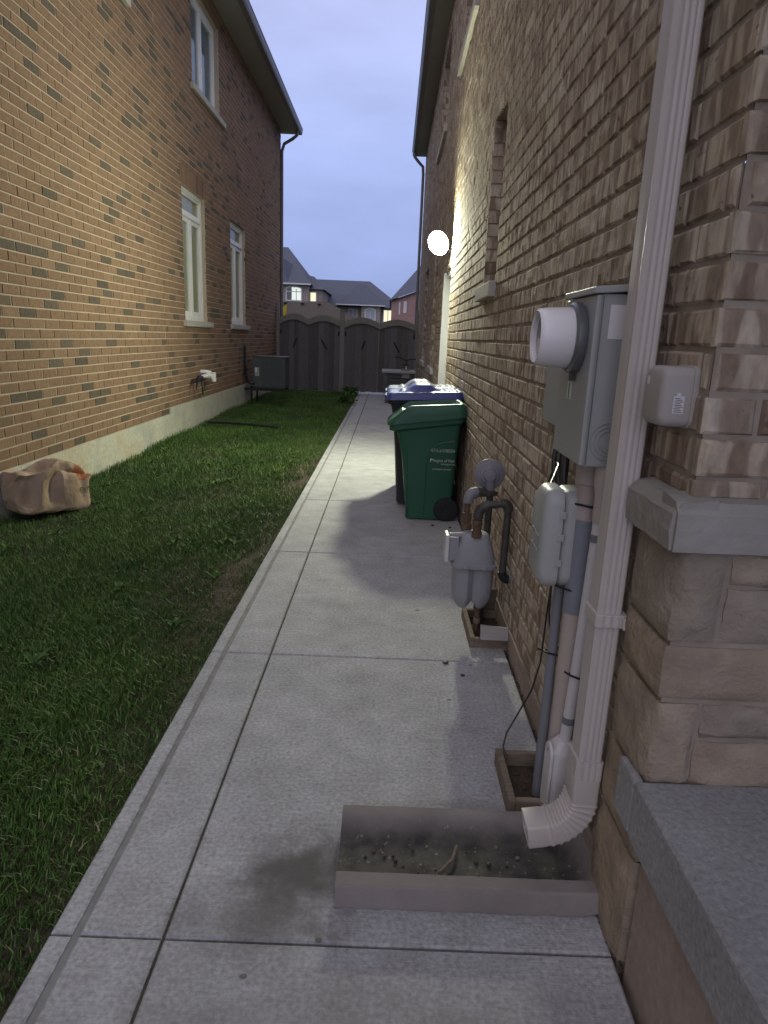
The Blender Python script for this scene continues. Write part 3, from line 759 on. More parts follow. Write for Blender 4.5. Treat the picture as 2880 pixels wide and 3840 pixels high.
# ================================================================== porch
po = thing('porch', 'raised concrete porch slab with overhanging edge beside the stone corner', 'porch', (.62, -3, 0)); A = At(po)
A('slab', MB().box(.612, 4.0, -3.0, 1.372, .372, .525), 'slab', bevel=.012, seg=3)
A('slab_end', MB().box(.612, .636, 1.3725, 1.478, .376, .522), 'slab', bevel=.008, seg=2)
A('roof', MB().box(.50, 4.1, -3.1, 1.385, 2.95, 3.15), 'soffit')  # unseen roof over the slab, added to shade the foreground
for px_, py_ in ((.80, -2.85), (3.8, -2.85)): A('column', MB().box(px_ - .12, px_ + .12, py_ - .12, py_ + .12, .5255, 2.949), 'frame_white', bevel=.01)  # unseen columns, added to carry the shading roof
A('foundation_wall', MB().box(.648, 3.95, -3.0, 1.35, -.12, .3715), 'found_r')

# ================================================================== wall lamp over the side door
lp = thing('wall_lamp', 'glaring round security lamp on the streaked brick wall above the side door', 'lamp', (.60, 8.70, 2.60)); A = At(lp)
lx, ly, lz = LAMP_POS
nd = Vector((-math.sin(R(40)) * math.cos(R(22)), -math.cos(R(40)) * math.cos(R(22)), -math.sin(R(22))))
lo = Vector(LAMP_POS)
A('backplate', MB().box(.655, .702, 8.62, 8.78, 2.52, 2.68), 'lamp_body', bevel=.008)
A('arm', MB().tube([(.66, 8.70, 2.60), (.60, 8.70, 2.61), tuple(lo - nd * .05)], .018, 10), 'lamp_body', smooth=True)
A('housing', MB().lathe(lo - nd * .07, nd, [(0, .03), (.0, .10), (.025, .130), (.050, .142), (.064, .142), (.064, .12), (.06, .0)], 32), 'lamp_body', smooth=True)
A('lens', MB().lathe(lo - nd * .008, nd, [(0, .138), (.022, .132), (.046, .108), (.062, .068), (.068, .0)], 32), 'lens', smooth='full')

# ================================================================== downspout at the stone corner
ds = thing('downspout', 'ribbed beige downspout with curved elbow beside the stone corner', 'downspout', (.60, 1.66, 0)); A = At(ds)
def ribbed(x0, x1, y0, y1):
    """closed cross-section, ribs on the near (-y) and outer (-x) faces"""
    p = [(x1, y1), (x0 + .008, y1), (x0, y1 - .008)]
    for k in range(1, 8):                                   # outer face: shallow flutes
        yy = y1 - .008 - (y1 - y0 - .016) * k / 8; p.append((x0 + (.0012 if k in (6, 7) else 0), yy))
    p += [(x0, y0 + .008), (x0 + .008, y0)]
    n = 14
    for k in range(1, n):
        xx = x0 + .008 + (x1 - x0 - .012) * k / n; p.append((xx, y0 + (.0022 if k in (3, 4, 7, 8, 11) else 0)))
    p += [(x1 - .004, y0), (x1, y0 + .004)]
    return p
SP = ribbed(.563, .625, 1.618, 1.702)
A('pipe', MB().loft([[(x, y, z) for x, y in SP] for z in (.36, 6.2)]), 'spout', smooth=True)
SP2 = ribbed(.557, .630, 1.613, 1.707)
A('coupling', MB().loft([[(x, y, z) for x, y in SP2] for z in (.345, .40, .402)]), 'spout', smooth=True)
# elbow: sweep the section from vertical to pointing towards -x
cxs = .594; R_el = .112
def elbow():
    loops = []; prof = [(p[0] - .594, p[1]) for p in rrect(.557, .630, 1.613, 1.707, .010, 0, 3)]       # (offset towards +x, y)
    pivot = Vector((cxs - R_el, 0, .268))
    # straight drop, bend of 78 degrees, short straight end
    for z in (.345, .31, .272):
        loops.append([(cxs + a, y, z) for a, y in prof])
    nb = 27
    for k in range(nb + 1):
        th = R(80) * k / nb; sc = 1.0 + (.05 if (k % 3 == 1) else -.03)
        cxk = pivot.x + (R_el) * math.cos(th); czk = pivot.z - R_el * math.sin(th)
        d = Vector((math.cos(th), 0, -math.sin(th)))         # outer direction (away from pivot)
        loops.append([(cxk + d.x * a * sc, 1.66 + (y - 1.66) * (1 + (sc - 1) * .6), czk + d.z * a * sc) for a, y in prof])
    th = R(80); t_ = Vector((-math.sin(th), 0, -math.cos(th))); d = Vector((math.cos(th), 0, -math.sin(th)))
    c0 = Vector((pivot.x + R_el * math.cos(th), 0, pivot.z - R_el * math.sin(th)))
    for s_ in (.006, .055):
        c = c0 + t_ * s_
        loops.append([(c.x + d.x * a, y, c.z + d.z * a) for a, y in prof])
    # open mouth: turn the edge inwards
    c = c0 + t_ * .054
    loops.append([(c.x + d.x * a * .95, 1.66 + (y - 1.66) * .95, c.z + d.z * a * .95) for a, y in prof])
    c = c0 + t_ * .0
    loops.append([(c.x + d.x * a * .93, 1.66 + (y - 1.66) * .93, c.z + d.z * a * .93) for a, y in prof])
    return MB().loft(loops)
A('elbow', elbow(), 'spout_end', smooth=True)
st = MB().loft([[(x, y, z) for x, y in ribbed(.556, .640, 1.608, 1.712)] for z in (.800, .835)])
A('strap', st, 'spout', bevel=.002, seg=1)
A('strap_tab', MB().box(.622, .672, 1.590, 1.6075, .802, .833), 'spout', bevel=.003, seg=1)
for z in (3.1, 5.0): A('strap', MB().loft([[(x, y, zz) for x, y in ribbed(.557, .662, 1.610, 1.710)] for zz in (z, z + .035)]), 'spout')

# ================================================================== splash pad
sp = thing('splash_pad', 'dirty concrete splash pad lying under the downspout elbow', 'splash pad', (.28, 1.67, 0)); A = At(sp)
loops = []
for i in range(25):
    x = -.088 + (.652 + .088) * i / 24; a = i / 24
    fl = .024 + (.040 * max(0, (a - .90) / .10))              # floor lifts at the back end
    j = lambda s_: random.uniform(-s_, s_)
    y0, y1 = 1.502 + j(.0012), 1.850 + j(.0012)
    b0 = .002 + (.010 if a > .93 else 0)
    loops.append([(x, y0, b0), (x, y0 + .002, .066 + j(.0015)), (x, y0 + .008, .073 + j(.001)), (x, y0 + .050, .074 + j(.001)), (x, y0 + .078, fl + .012 + j(.002)), (x, y0 + .100, fl + j(.002)),
                  (x, 1.680, fl - .003 + j(.0025)), (x, y1 - .115, fl + j(.002)), (x, y1 - .080, fl + .016), (x, y1 - .045, .060 + j(.0015)), (x, y1 - .006, .060 + j(.001)), (x, y1, .052), (x, y1 + .002, b0)])
A('pad', MB().loft(loops), 'splash', smooth=True)
A('stick', MB().tube([(.20, 1.60, .036), (.245, 1.655, .037), (.262, 1.71, .036)], .0045, 6), 'wood_old')
for i in range(26):
    x, y = random.uniform(-.06, .45), random.uniform(1.60, 1.75); r = random.uniform(.003, .008)
    A('pebble', MB().lathe((x, y, .022), (random.uniform(-.3, .3), random.uniform(-.3, .3), 1), [(0, r * .7), (r * .5, r), (r * .9, r * .7), (r * 1.1, .0)], 7), random.choice(['iron', 'rust', 'soil', 'wood_old', 'soil']))

# ================================================================== wooden box frames let into the path
def wood_frame(x0, x1, y0, y1, h, label, hole):
    f = thing('wooden_frame', label, 'frame', ((x0 + x1) / 2, (y0 + y1) / 2, 0), 'small wooden frames on the path'); A = At(f); t_ = .024
    A('board', MB().box(x0, x0 + t_, y0, y1, -.02, h), 'wood_old', bevel=.002, seg=1)
    A('board', MB().box(x0 + t_ + .0005, x1, y0 + .001, y0 + t_, -.02, h - .004), 'wood_old', bevel=.002, seg=1)
    A('board', MB().box(x0 + t_ + .0005, x1, y1 - t_, y1 - .001, -.02, h - .006), 'wood_old', bevel=.002, seg=1)
    A('soil_fill', MB().box(x0 + t_ + .001, x1 - .004, y0 + t_ + .001, y1 - t_ - .001, -.02, hole), 'soil')
    for i in range(14):
        px, py = random.uniform(x0 + .035, x1 - .02), random.uniform(y0 + .035, y1 - .04); r = random.uniform(.004, .010)
        A('pebble', MB().lathe((px, py, hole - .003), (random.uniform(-.4, .4), .2, 1), [(0, r * .7), (r * .5, r), (r, r * .6), (r * 1.15, 0)], 7), random.choice(['iron', 'rust', 'soil']))
    A('nail', MB().lathe((x0 + .045, y0 + .0012, h * .45), (0, -1, 0), [(0, .003), (.001, .003), (.0012, 0)], 8), 'rust')
    return f
wood_frame(.448, .652, 1.895, 2.185, .062, 'weathered wooden box frame round the foot of the grey conduits', .006)
wood_frame(.466, .655, 3.14, 3.545, .055, 'weathered wooden box frame under the gas meter', .004)

# ================================================================== electric meter
em = thing('electric_meter', 'grey steel electric meter box with round white meter on the brick wall', 'electric meter', (.59, 1.93, 1.19)); A = At(em)
A('box', MB().box(.535, .652, 1.800, 2.085, 1.185, 1.632), 'meter_grey', bevel=.004)
A('cover', MB().box(.521, .5345, 1.794, 2.091, 1.188, 1.628), 'meter_grey', bevel=.004)
A('rain_hood', MB().add([(.513, 1.788, 1.630), (.513, 2.097, 1.630), (.660, 2.097, 1.642), (.660, 1.788, 1.642), (.513, 1.788, 1.648), (.513, 2.097, 1.648), (.660, 2.097, 1.660), (.660, 1.788, 1.660)],
   [(0, 3, 2, 1), (4, 5, 6, 7), (0, 1, 5, 4), (1, 2, 6, 5), (2, 3, 7, 6), (3, 0, 4, 7)]), 'meter_grey', bevel=.003)
mc = Vector((.521, 1.925, 1.520)); ax = (-1, 0, 0)
A('ring', MB().lathe(mc, ax, [(0, .060), (0, .090), (.006, .094), (.024, .094), (.030, .088), (.030, .060)], 40), 'meter_ring', smooth=True)
mt = A('meter', MB().lathe(mc, ax, [(.026, .078), (.032, .082), (.10, .0775), (.116, .0745), (.121, .069), (.117, .062), (.100, .061), (.100, 0)], 40), 'meter_white', smooth=True)
A('dial_window', MB().lathe(mc + Vector((-.101, 0, 0)), ax, [(0, .060), (.004, .059), (.0045, 0)], 32), 'meter_glass', mt, smooth=True)
A('dial_face', MB().box(mc.x - .1075, mc.x - .106, 1.900, 1.955, 1.470, 1.515), 'label', mt)
A('seal', MB().box(.508, .520, 1.915, 1.940, 1.405, 1.425), 'iron')
A('tag', MB().box(.5193, .5207, 1.945, 1.985, 1.352, 1.400), 'label')
A('tag_mark', MB().box(.5185, .5192, 1.958, 1.972, 1.354, 1.398), 'green_tag')
A('sticker', MB().box(.560, .640, 1.7985, 1.7998, 1.52, 1.605), 'label')
for i in range(3):
    r = .028 + .011 * i
    A('knockout', MB().tube([(.595 + r * math.cos(a), 1.7985, 1.255 + r * math.sin(a)) for a in [2 * math.pi * k / 24 for k in range(25)]], .0015, 5), 'meter_grey')
A('side_seam', MB().box(.538, .541, 1.7975, 1.7999, 1.19, 1.625), 'meter_ring')
A('rear_box', MB().box(.632, .660, 2.44, 2.76, 1.205, 1.47), 'meter_grey', bevel=.006)

def conduit(name, label, pts, r, mat, group=None, bands=(), cat='conduit'):
    o = thing(name, label, cat, pts[-1], group); A = At(o)
    A('pipe', MB().tube(pts, r, 16), mat, smooth=True)
    return o, A
c1, A = conduit('service_conduit', 'thick beige and slate conduit rising to the underside of the electric meter box', [(.605, 1.955, 1.184), (.605, 1.958, .90), (.605, 1.965, .02)], .031, 'pvc_pink')
A('coupling', MB().lathe((.605, 1.955, 1.184), (0, 0, -1), [(0, .034), (0, .040), (.075, .040), (.077, .0345), (.078, .033)], 24), 'pvc_pink', smooth=True)
A('sleeve', MB().tube([(.605, 1.957, 1.00), (.605, 1.961, .70)], .0335, 20), 'pvc_blue', smooth=True)
c2, A = conduit('service_conduit', 'slim white conduit with cable ties running down beside the downspout', [(.612, 1.835, 1.184), (.612, 1.845, .95), (.610, 1.868, .60), (.602, 1.880, .30)], .0185, 'pvc_white')
A('coupling', MB().lathe((.612, 1.835, 1.184), (0, 0, -1), [(0, .023), (0, .030), (.055, .030), (.085, .024), (.16, .0235), (.162, .019)], 20), 'pvc_pink', smooth=True)
for z, yy, xx in ((.985, 1.8435, .612), (.385, 1.8765, .6045)): A('clamp', MB().tube([(xx, yy, z), (xx, yy, z - .022)], .0205, 16), 'pvc_grey', smooth=True)
el = A('elbow_box', MB().loft([rrect(.562, .628, 1.835, 1.925, .018, z) for z in (.030, .036, .255, .275)] + [rrect(.580, .622, 1.855, 1.905, .015, .305)]), 'pvc_white', smooth=True)
A('cover_plate', MB().loft([[(x, 1.88 + .038 * math.cos(a), .165 + (.085 if math.sin(a) > 0 else -.085) + .038 * math.sin(a)) for a in [2 * math.pi * k / 24 for k in range(24)]] for x in (.5615, .552)]), 'pvc_white', el, bevel=.002, seg=1)
for z in (.265, .065): A('screw', MB().lathe((.5518, 1.88, z), (-1, 0, 0), [(0, .004), (.001, .004), (.0012, 0)], 8), 'iron', el)
for z, y0 in ((1.10, 1.957), (.80, 1.96)): pass
c3, A = conduit('grey_conduit', 'dark grey conduit running from the telecom box down into the wooden frame', [(.575, 2.040, .80), (.572, 2.030, .50), (.560, 1.985, .02)], .0165, 'pvc_grey', 'thin conduits under the telecom box')
c4, A = conduit('grey_conduit', 'lilac grey conduit behind the dark one below the telecom box', [(.612, 2.045, .80), (.610, 2.040, .50), (.600, 2.010, .02)], .0145, 'pvc_blue', 'thin conduits under the telecom box')
def tie(label, c, rx, ry, tail):
    pts = [(c[0] + rx * math.cos(a), c[1] + ry * math.sin(a), c[2] + .003 * math.sin(2 * a)) for a in [2 * math.pi * k / 28 for k in range(29)]]
    o = tag(link('cable_tie', MB().tube(pts, .0035, 6).tube([pts[14], (pts[14][0] - tail, pts[14][1] + .012, pts[14][2] + .004)], .0035, 6), 'black'), label, 'cable tie', 'black cable ties on the conduits')
tie('black cable tie low on the thin grey conduits', (.591, 2.035, .525), .043, .028, .02)
tie('black cable tie round slim white conduit', (.609, 1.870, .53), .022, .022, .012)
tie('black cable tie round thick beige conduit', (.605, 1.956, 1.045), .036, .036, .0)
tie('black cable tie under the telecom box', (.595, 2.00, .775), .050, .065, .02)

# black service cables between meter box and telecom box
cb = thing('cable_bundle', 'bundle of black cables between the meter box and the telecom box', 'cable', (.62, 2.2, 1.0)); A = At(cb)
for (a, b) in (((.640, 2.50, 1.21), (.632, 2.47, .98)), ((.634, 2.47, 1.21), (.630, 2.44, .98)), ((.640, 2.445, 1.21), (.628, 2.36, .98)), ((.625, 2.33, 1.24), (.622, 2.30, .98)), ((.630, 2.31, 1.24), (.620, 2.27, .98)), ((.618, 2.28, 1.24), (.618, 2.25, .98))):
    mid = ((a[0] + b[0]) / 2 + random.uniform(-.008, .008), (a[1] + b[1]) / 2 + .012, (a[2] + b[2]) / 2)
    A('cable', MB().tube([a, mid, b], .008, 8), 'black_gloss', smooth=True)

# ================================================================== telecom box
tb = thing('telecom_box', 'rounded pale grey telecom box strapped to the conduits below the meter', 'telecom box', (.56, 2.03, .78)); A = At(tb)
def tele(x_in, x_out, y0, y1, z0, z1, r, dome):
    loops = []
    for k, (x, ins) in enumerate(((x_in, 0), (x_out + .02, 0), (x_out + .008, .006), (x_out + .002, .014), (x_out, .024))):
        l = []
        for (u, v, _) in rrect(y0 + ins, y1 - ins, z0 + ins, z1 - ins, r - ins * .3, 0, 6):
            bulge = dome * math.cos((v - (z0 + z1) / 2) / (z1 - z0) * math.pi) * (k > 0)
            l.append((x - bulge, u, v))
        loops.append(l)
    return MB().loft(loops)
A('lid', tele(.537, .490, 1.940, 2.115, .774, 1.082, .045, .018), 'telecom', smooth=True)
A('body', tele(.580, .540, 1.944, 2.111, .778, 1.078, .045, 0), 'telecom', smooth=True)
A('bracket', MB().loft([[(x, u, v) for (u, v, _) in rrect(1.955, 2.10, .80, 1.075, .012, 0)] for x in (.598, .5805)]), 'telecom_dark', bevel=.003)
for z in (1.0, .93, .85): A('clip', MB().box(.524, .545, 1.9365, 1.9435, z, z + .022), 'telecom', bevel=.002)
for rz, rr in ((.93, .05), (.885, .045)):
    A('ridge', MB().tube([(.4675 + .012 * abs(math.sin(k / 10 * math.pi) - 1), 1.985 + .06 * k / 10, rz + rr * .5 * math.sin(math.pi * k / 10)) for k in range(11)], .0022, 5), 'telecom_dark')

dc = thing('drop_cable', 'thin black cable looping from the telecom box down to the wooden frame', 'cable', (.5, 2.1, .06)); A = At(dc)
A('wire', MB().tube([(.555, 2.06, .79), (.560, 2.10, .62), (.575, 2.17, .42), (.572, 2.24, .27), (.540, 2.26, .17), (.490, 2.215, .105), (.470, 2.16, .085), (.478, 2.12, .060)], .0034, 7), 'black_gloss', smooth=True)
A('wire', MB().tube([(.552, 2.05, .79), (.565, 2.09, .64), (.590, 2.12, .50), (.604, 2.14, .40), (.607, 2.10, .34)], .003, 7), 'black_gloss', smooth=True)
A('wire', MB().tube([(.52, 2.115, 1.03), (.60, 2.30, 1.10), (.640, 2.50, 1.08), (.646, 2.62, .96), (.646, 2.58, .82), (.630, 2.42, .74), (.60, 2.20, .78), (.57, 2.09, .80)], .0034, 7), 'black_gloss', smooth=True)

# ================================================================== grey junction box on the corner
jb = thing('junction_box', 'small rounded grey plastic box with white label between downspout and stone corner', 'junction box', (.62, 1.50, 1.33)); A = At(jb)
def xloft(secs, y0, y1, z0, z1, r):
    return MB().loft([[(x, u, v) for (u, v, _) in rrect(y0 + i, y1 - i, z0 + i, z1 - i, r, 0, 6)] for x, i in secs])
A('body', xloft([(.645, .0), (.600, 0), (.590, .002), (.583, .007), (.5805, .014)], 1.452, 1.560, 1.338, 1.466, .020), 'jbox', smooth=True)
A('base_plate', xloft([(.660, -.003), (.648, -.003), (.6455, -.001)], 1.452, 1.560, 1.338, 1.466, .022), 'jbox', smooth=True)
A('label', MB().box(.607, .630, 1.4505, 1.4518, 1.368, 1.405), 'label')
A('label', MB().box(.613, .621, 1.4505, 1.4518, 1.4055, 1.412), 'label')
for i in range(9):
    A('print_line', MB().box(.609 + .0022 * (i % 2), .628 - .003 * (i % 3), 1.4500, 1.4504, 1.371 + i * .0036, 1.3722 + i * .0036), 'ink')
A('emblem', MB().box(.5797, .5804, 1.528, 1.540, 1.425, 1.442), 'label')

# ================================================================== gas meter
gm = thing('gas_meter', 'grey lobed gas meter with round regulator and black iron pipes', 'gas meter', (.48, 3.33, .04)); A = At(gm)
gx, gy = .480, 3.33
def gl(hx, hy, z, r, dx=0): return rrect(gx - hx + dx, gx + hx + dx, gy - hy, gy + hy, r, z, 5)
A('top_casting', MB().loft([gl(.112, .085, .378, .05), gl(.118, .090, .382, .05), gl(.118, .090, .398, .05), gl(.106, .082, .404, .05), gl(.100, .078, .45, .05), gl(.080, .068, .515, .045), gl(.068, .058, .545, .04), gl(.058, .05, .552, .04)]), 'gas_grey', smooth=True)
def lobes(z, k, drop=0):
    pts = []
    n = 48
    for i in range(n):
        a = 2 * math.pi * i / n
        ex, ey = .107 * k, .078 * k
        c, s_ = math.cos(a), math.sin(a)
        x = ex * math.copysign(abs(c) ** .6, c); y = ey * math.copysign(abs(s_) ** .75, s_)
        pinch = math.exp(-(x / .016) ** 2) * .026 * (1 if abs(s_) > .3 else 0)
        y -= math.copysign(pinch, y)
        z_ = z + (drop * math.exp(-(x / .022) ** 2))
        pts.append((gx + x, gy + y, z_))
    return pts
A('bellows_case', MB().loft([lobes(.377, 1.0), lobes(.34, 1.0), lobes(.27, .98), lobes(.22, .95), lobes(.185, .86, .02), lobes(.155, .66, .035), lobes(.147, .5, .05)]), 'gas_grey', smooth=True)
for i, x in enumerate((-.05, .045)): A('bolt', MB().lathe((gx + x, gy - .090, .390), (0, -1, 0), [(0, .012), (.010, .012), (.012, .008), (.013, 0)], 10), 'gas_grey', smooth=True)
A('index_box', MB().box(.345, .395, 3.285, 3.375, .41, .535), 'gas_grey', bevel=.006)
A('index_cover', MB().box(.325, .3445, 3.278, 3.382, .405, .545), 'pvc_white', bevel=.005)
A('index_arm', MB().tube([(.345, 3.33, .53), (.42, 3.33, .535)], .016, 10), 'gas_grey', smooth=True)
# outlet (near) column: rusty union, elbow, pipe to the wall, down pipe and elbow into the wall
A('union', MB().lathe((.478, 3.275, .545), (0, 0, 1), [(0, .026), (.03, .026), (.034, .021), (.06, .021), (.062, .024), (.09, .024), (.092, .018), (.115, .018)], 8), 'rust', smooth=True)
A('union', MB().lathe((.440, 3.41, .545), (0, 0, 1), [(0, .026), (.03, .026), (.034, .021), (.06, .021), (.062, .024), (.09, .024), (.092, .016), (.17, .016)], 8), 'rust', smooth=True)
def bend(p0, c, p1, n=7):
    a, b, d = Vector(p0), Vector(c), Vector(p1)
    return [tuple(a * (1 - t_) ** 2 + b * 2 * t_ * (1 - t_) + d * t_ * t_) for t_ in [k / n for k in range(n + 1)]]
A('elbow', MB().tube(bend((.478, 3.275, .645), (.478, 3.275, .705), (.530, 3.272, .712)), [.027, .026, .026, .026, .026, .026, .026, .027], 14), 'iron', smooth=True)
A('pipe', MB().tube([(.525, 3.272, .712), (.600, 3.268, .725)], .019, 12), 'iron', smooth=True)
A('elbow', MB().tube(bend((.592, 3.268, .724), (.625, 3.266, .730), (.625, 3.266, .690)), .025, 14), 'iron', smooth=True)
A('pipe', MB().tube([(.625, 3.266, .70), (.622, 3.266, .355)], .0185, 12), 'iron', smooth=True)
A('elbow', MB().tube(bend((.622, 3.266, .368), (.622, 3.266, .330), (.655, 3.266, .328)), .024, 14), 'black', smooth=True)
A('pipe', MB().tube([(.650, 3.266, .328), (.70, 3.266, .328)], .019, 12), 'pvc_blue', smooth=True)
# inlet column with regulator
A('elbow', MB().tube(bend((.440, 3.41, .69), (.440, 3.41, .745), (.485, 3.425, .742)), .028, 14), 'gas_reg', smooth=True)
A('tee', MB().tube([(.475, 3.425, .742), (.56, 3.44, .742)], .024, 12), 'iron', smooth=True)
A('riser', MB().tube([(.556, 3.44, .80), (.556, 3.44, .70), (.556, 3.45, .02)], .0185, 12), 'iron', smooth=True)
A('regulator_flange', MB().lathe((.552, 3.438, .728), (0, 0, 1), [(0, .040), (.012, .045), (.022, .045), (.026, .030)], 8), 'iron', smooth=True)
rg = A('regulator', MB().lathe((.548, 3.46, .835), (-.10, -1, .06), [(-.02, .045), (-.016, .074), (-.004, .080), (.004, .080), (.008, .072), (.014, .066), (.018, .052), (.026, .048), (.030, .034), (.050, .030), (.055, .0)], 36), 'gas_reg', smooth=True)
A('regulator_neck', MB().tube([(.552, 3.44, .75), (.549, 3.43, .845)], .024, 14), 'gas_reg', rg, smooth=True)
A('stand_leg', MB().tube([(.522, 3.33, .16), (.520, 3.33, .002)], .013, 10), 'rust', smooth=True)
A('leg_collar', MB().tube([(.521, 3.33, .085), (.521, 3.33, .055)], .018, 8), 'wood_old')
# grey boards leaning by the gas meter
tag(link('board', MB().add([(.512, 3.10, .062), (.652, 3.10, .062), (.652, 3.118, .062), (.512, 3.118, .062), (.512, 3.125, .128), (.652, 3.125, .118), (.652, 3.143, .118), (.512, 3.143, .128)],
    [(0, 3, 2, 1), (4, 5, 6, 7), (0, 1, 5, 4), (1, 2, 6, 5), (2, 3, 7, 6), (3, 0, 4, 7)]), 'wood_grey', bevel=.002, seg=1), 'pale grey board offcut resting on the wooden frame under the gas meter', 'board')
tag(link('board', MB().add([(.530, 3.545, .0), (.650, 3.56, .0), (.650, 3.585, .0), (.530, 3.57, .0), (.530, 3.49, .165), (.652, 3.50, .185), (.652, 3.522, .190), (.530, 3.512, .17)],
    [(0, 3, 2, 1), (4, 5, 6, 7), (0, 1, 5, 4), (1, 2, 6, 5), (2, 3, 7, 6), (3, 0, 4, 7)]), 'wood_old', bevel=.002, seg=1), 'darker board leaning behind the gas meter leg', 'board')

# ================================================================== wheeled bins
def heightfield_lid(x0, x1, y0, y1, hf, skirt, rr, nx=40, ny=26, bottom=None):
    V = []; Fc = []
    def warp(a, b):                                           # square -> rounded rectangle
        x = x0 + (x1 - x0) * a; y = y0 + (y1 - y0) * b
        dx = min(x - x0, x1 - x); dy = min(y - y0, y1 - y)
        if dx < rr and dy < rr:
            cx = x0 + rr if x < (x0 + x1) / 2 else x1 - rr; cy = y0 + rr if y < (y0 + y1) / 2 else y1 - rr
            vx, vy = x - cx, y - cy; mlen = max(abs(vx), abs(vy)); l = math.hypot(vx, vy)
            if l > 1e-9: x, y = cx + vx * mlen / l, cy + vy * mlen / l
        return x, y
    for j in range(ny + 1):
        for i in range(nx + 1):
            x, y = warp(i / nx, j / ny); V.append((x, y, hf(i / nx, j / ny)))
    for j in range(ny):
        for i in range(nx):
            q = j * (nx + 1) + i; Fc.append((q, q + 1, q + nx + 2, q + nx + 1))
    ring = [i for i in range(nx + 1)] + [j * (nx + 1) + nx for j in range(1, ny + 1)] + [ny * (nx + 1) + nx - i for i in range(1, nx + 1)] + [(ny - j) * (nx + 1) for j in range(1, ny)]
    k = len(ring); o = len(V)
    mx, my = (x0 + x1) / 2, (y0 + y1) / 2
    for s_, gx_ in ((skirt * .5, .006), (skirt, .010)):
        for q in ring:
            p = V[q]; zb = p[2] - s_ if bottom is None else p[2] + (min(bottom(p[0]), p[2] - .02) - p[2]) * (s_ / skirt)
            V.append((p[0] + math.copysign(gx_, p[0] - mx), p[1] + math.copysign(gx_, p[1] - my), zb))
    for q in range(k):
        Fc.append((o + q, o + (q + 1) % k, ring[(q + 1) % k], ring[q])); Fc.append((o + k + q, o + k + (q + 1) % k, o + (q + 1) % k, o + q))
    return MB().add(V, Fc)
def ss(a, b, x): t_ = max(0, min(1, (x - a) / (b - a))); return t_ * t_ * (3 - 2 * t_)

gb = thing('green_bin', 'green wheeled organics bin with printed side beside the brick wall', 'bin', (.36, 5.8, 0)); A = At(gb)
GY0, GY1 = 5.56, 5.98
def rim_z(x): return .805 + (x - .04) * .145
body = [rrect(.205, .575, GY0 + .035, GY1 - .035, .03, .012), rrect(.195, .580, GY0 + .03, GY1 - .03, .035, .10), rrect(.190, .582, GY0 + .03, GY1 - .03, .035, .105),
        rrect(.140, .600, GY0 + .012, GY1 - .012, .045, .55), rrect(.105, .612, GY0 + .005, GY1 - .005, .05, .70), rrect(.075, .620, GY0, GY1, .05, 0, 4, lambda x, y: rim_z(x) - .03)]
A('body', MB().loft(body), 'bin_green', smooth=True)
A('rim', MB().loft([rrect(.060, .628, GY0 - .004, GY1 + .004, .05, -.055, 4, lambda x, y: rim_z(x)), rrect(.028, .640, GY0 - .018, GY1 + .018, .05, -.040, 4, lambda x, y: rim_z(x)),
                    rrect(.024, .642, GY0 - .020, GY1 + .020, .05, .012, 4, lambda x, y: rim_z(x)), rrect(.035, .636, GY0 - .012, GY1 + .012, .05, .018, 4, lambda x, y: rim_z(x))]), 'bin_green', smooth=True)
def hf_g(a, b):
    f = .845 + .105 * ss(0, .30, a) + .045 * a
    e = min(a * 1.15, (1 - a) * 1.3, b, 1 - b) * 1.0
    edge = ss(.0, .05, e); dish = ss(.10, .17, e) if a > .1 else 0
    return f + .022 * edge - .050 * dish * ss(.16, .26, a) - .012
A('lid', heightfield_lid(.018, .655, GY0 - .026, GY1 + .026, hf_g, .045, .06, bottom=lambda x: rim_z(x) + .006), 'bin_green', smooth=True)
# arched panel edge on the near side
ridge = [(.345, 0, .03), (.345, 0, .30), (.346, 0, .48)] + [(.346 + .16 * (1 - math.cos(a)), 0, .48 + .20 * math.sin(a)) for a in [R(9 * k) for k in range(1, 10)]] + [(.57, 0, .682)]
def gface_y(z): return GY0 + .035 - .035 * min(1, z / .75)
A('panel_edge', MB().tube([(x, gface_y(z) + .004, z) for x, _, z in ridge], .0085, 8), 'bin_green', smooth=True)
A('panel_edge', MB().tube([(.20 - .02 * (z / .7), gface_y(z) + .004, z) for z in (.02, .3, .60)], .006, 8), 'bin_green', smooth=True)
for y in (GY0 + .010, GY1 - .05):
    wy = A('wheel', MB().lathe((.535, y, .104), (0, 1, 0), [(0, .03), (-.004, .07), (.0, .098), (.008, .104), (.036, .104), (.042, .098), (.042, .03)], 32), 'black', smooth=True)
    A('hub', MB().lathe((.535, y - .006, .104), (0, 1, 0), [(0, .0), (0, .018), (.006, .020)], 16), 'bin_black', wy, smooth=True)
A('axle', MB().tube([(.535, GY0 + .02, .104), (.535, GY1 - .02, .104)], .012, 8), 'iron')
A('handle', MB().tube([(.625, GY0 + .06, .86), (.656, GY0 + .06, .885), (.656, GY1 - .06, .885), (.625, GY1 - .06, .86)], .014, 10), 'bin_green', smooth=True)
tilt = math.atan(.035 / .75)
def bin_text(body_, size, x, z, sx=1.0):
    M4 = Matrix.Translation((x, gface_y(z) - .004, z)) @ Matrix.Rotation(math.pi / 2 + tilt, 4, 'X') @ Matrix.Scale(sx, 4, (1, 0, 0))
    A('printed_text', text_mesh(body_, size, M4), 'print')
bin_text('A716 # 0180304', .040, .378, .598, .74)
bin_text('Region of Peel', .036, .400, .515, .86)
bin_text('Working for you', .021, .468, .490, .86)
bin_text("peelregion.ca/waste", .023, .400, .447, .86)
A('printed_mark', MB().add([(x, gface_y(.52) - .0045 - (0), z) for x, z in ((.378, .512), (.384, .512), (.384, .526), (.396, .528), (.397, .541), (.378, .541))], [(0, 1, 2, 3, 4, 5)]), 'print')
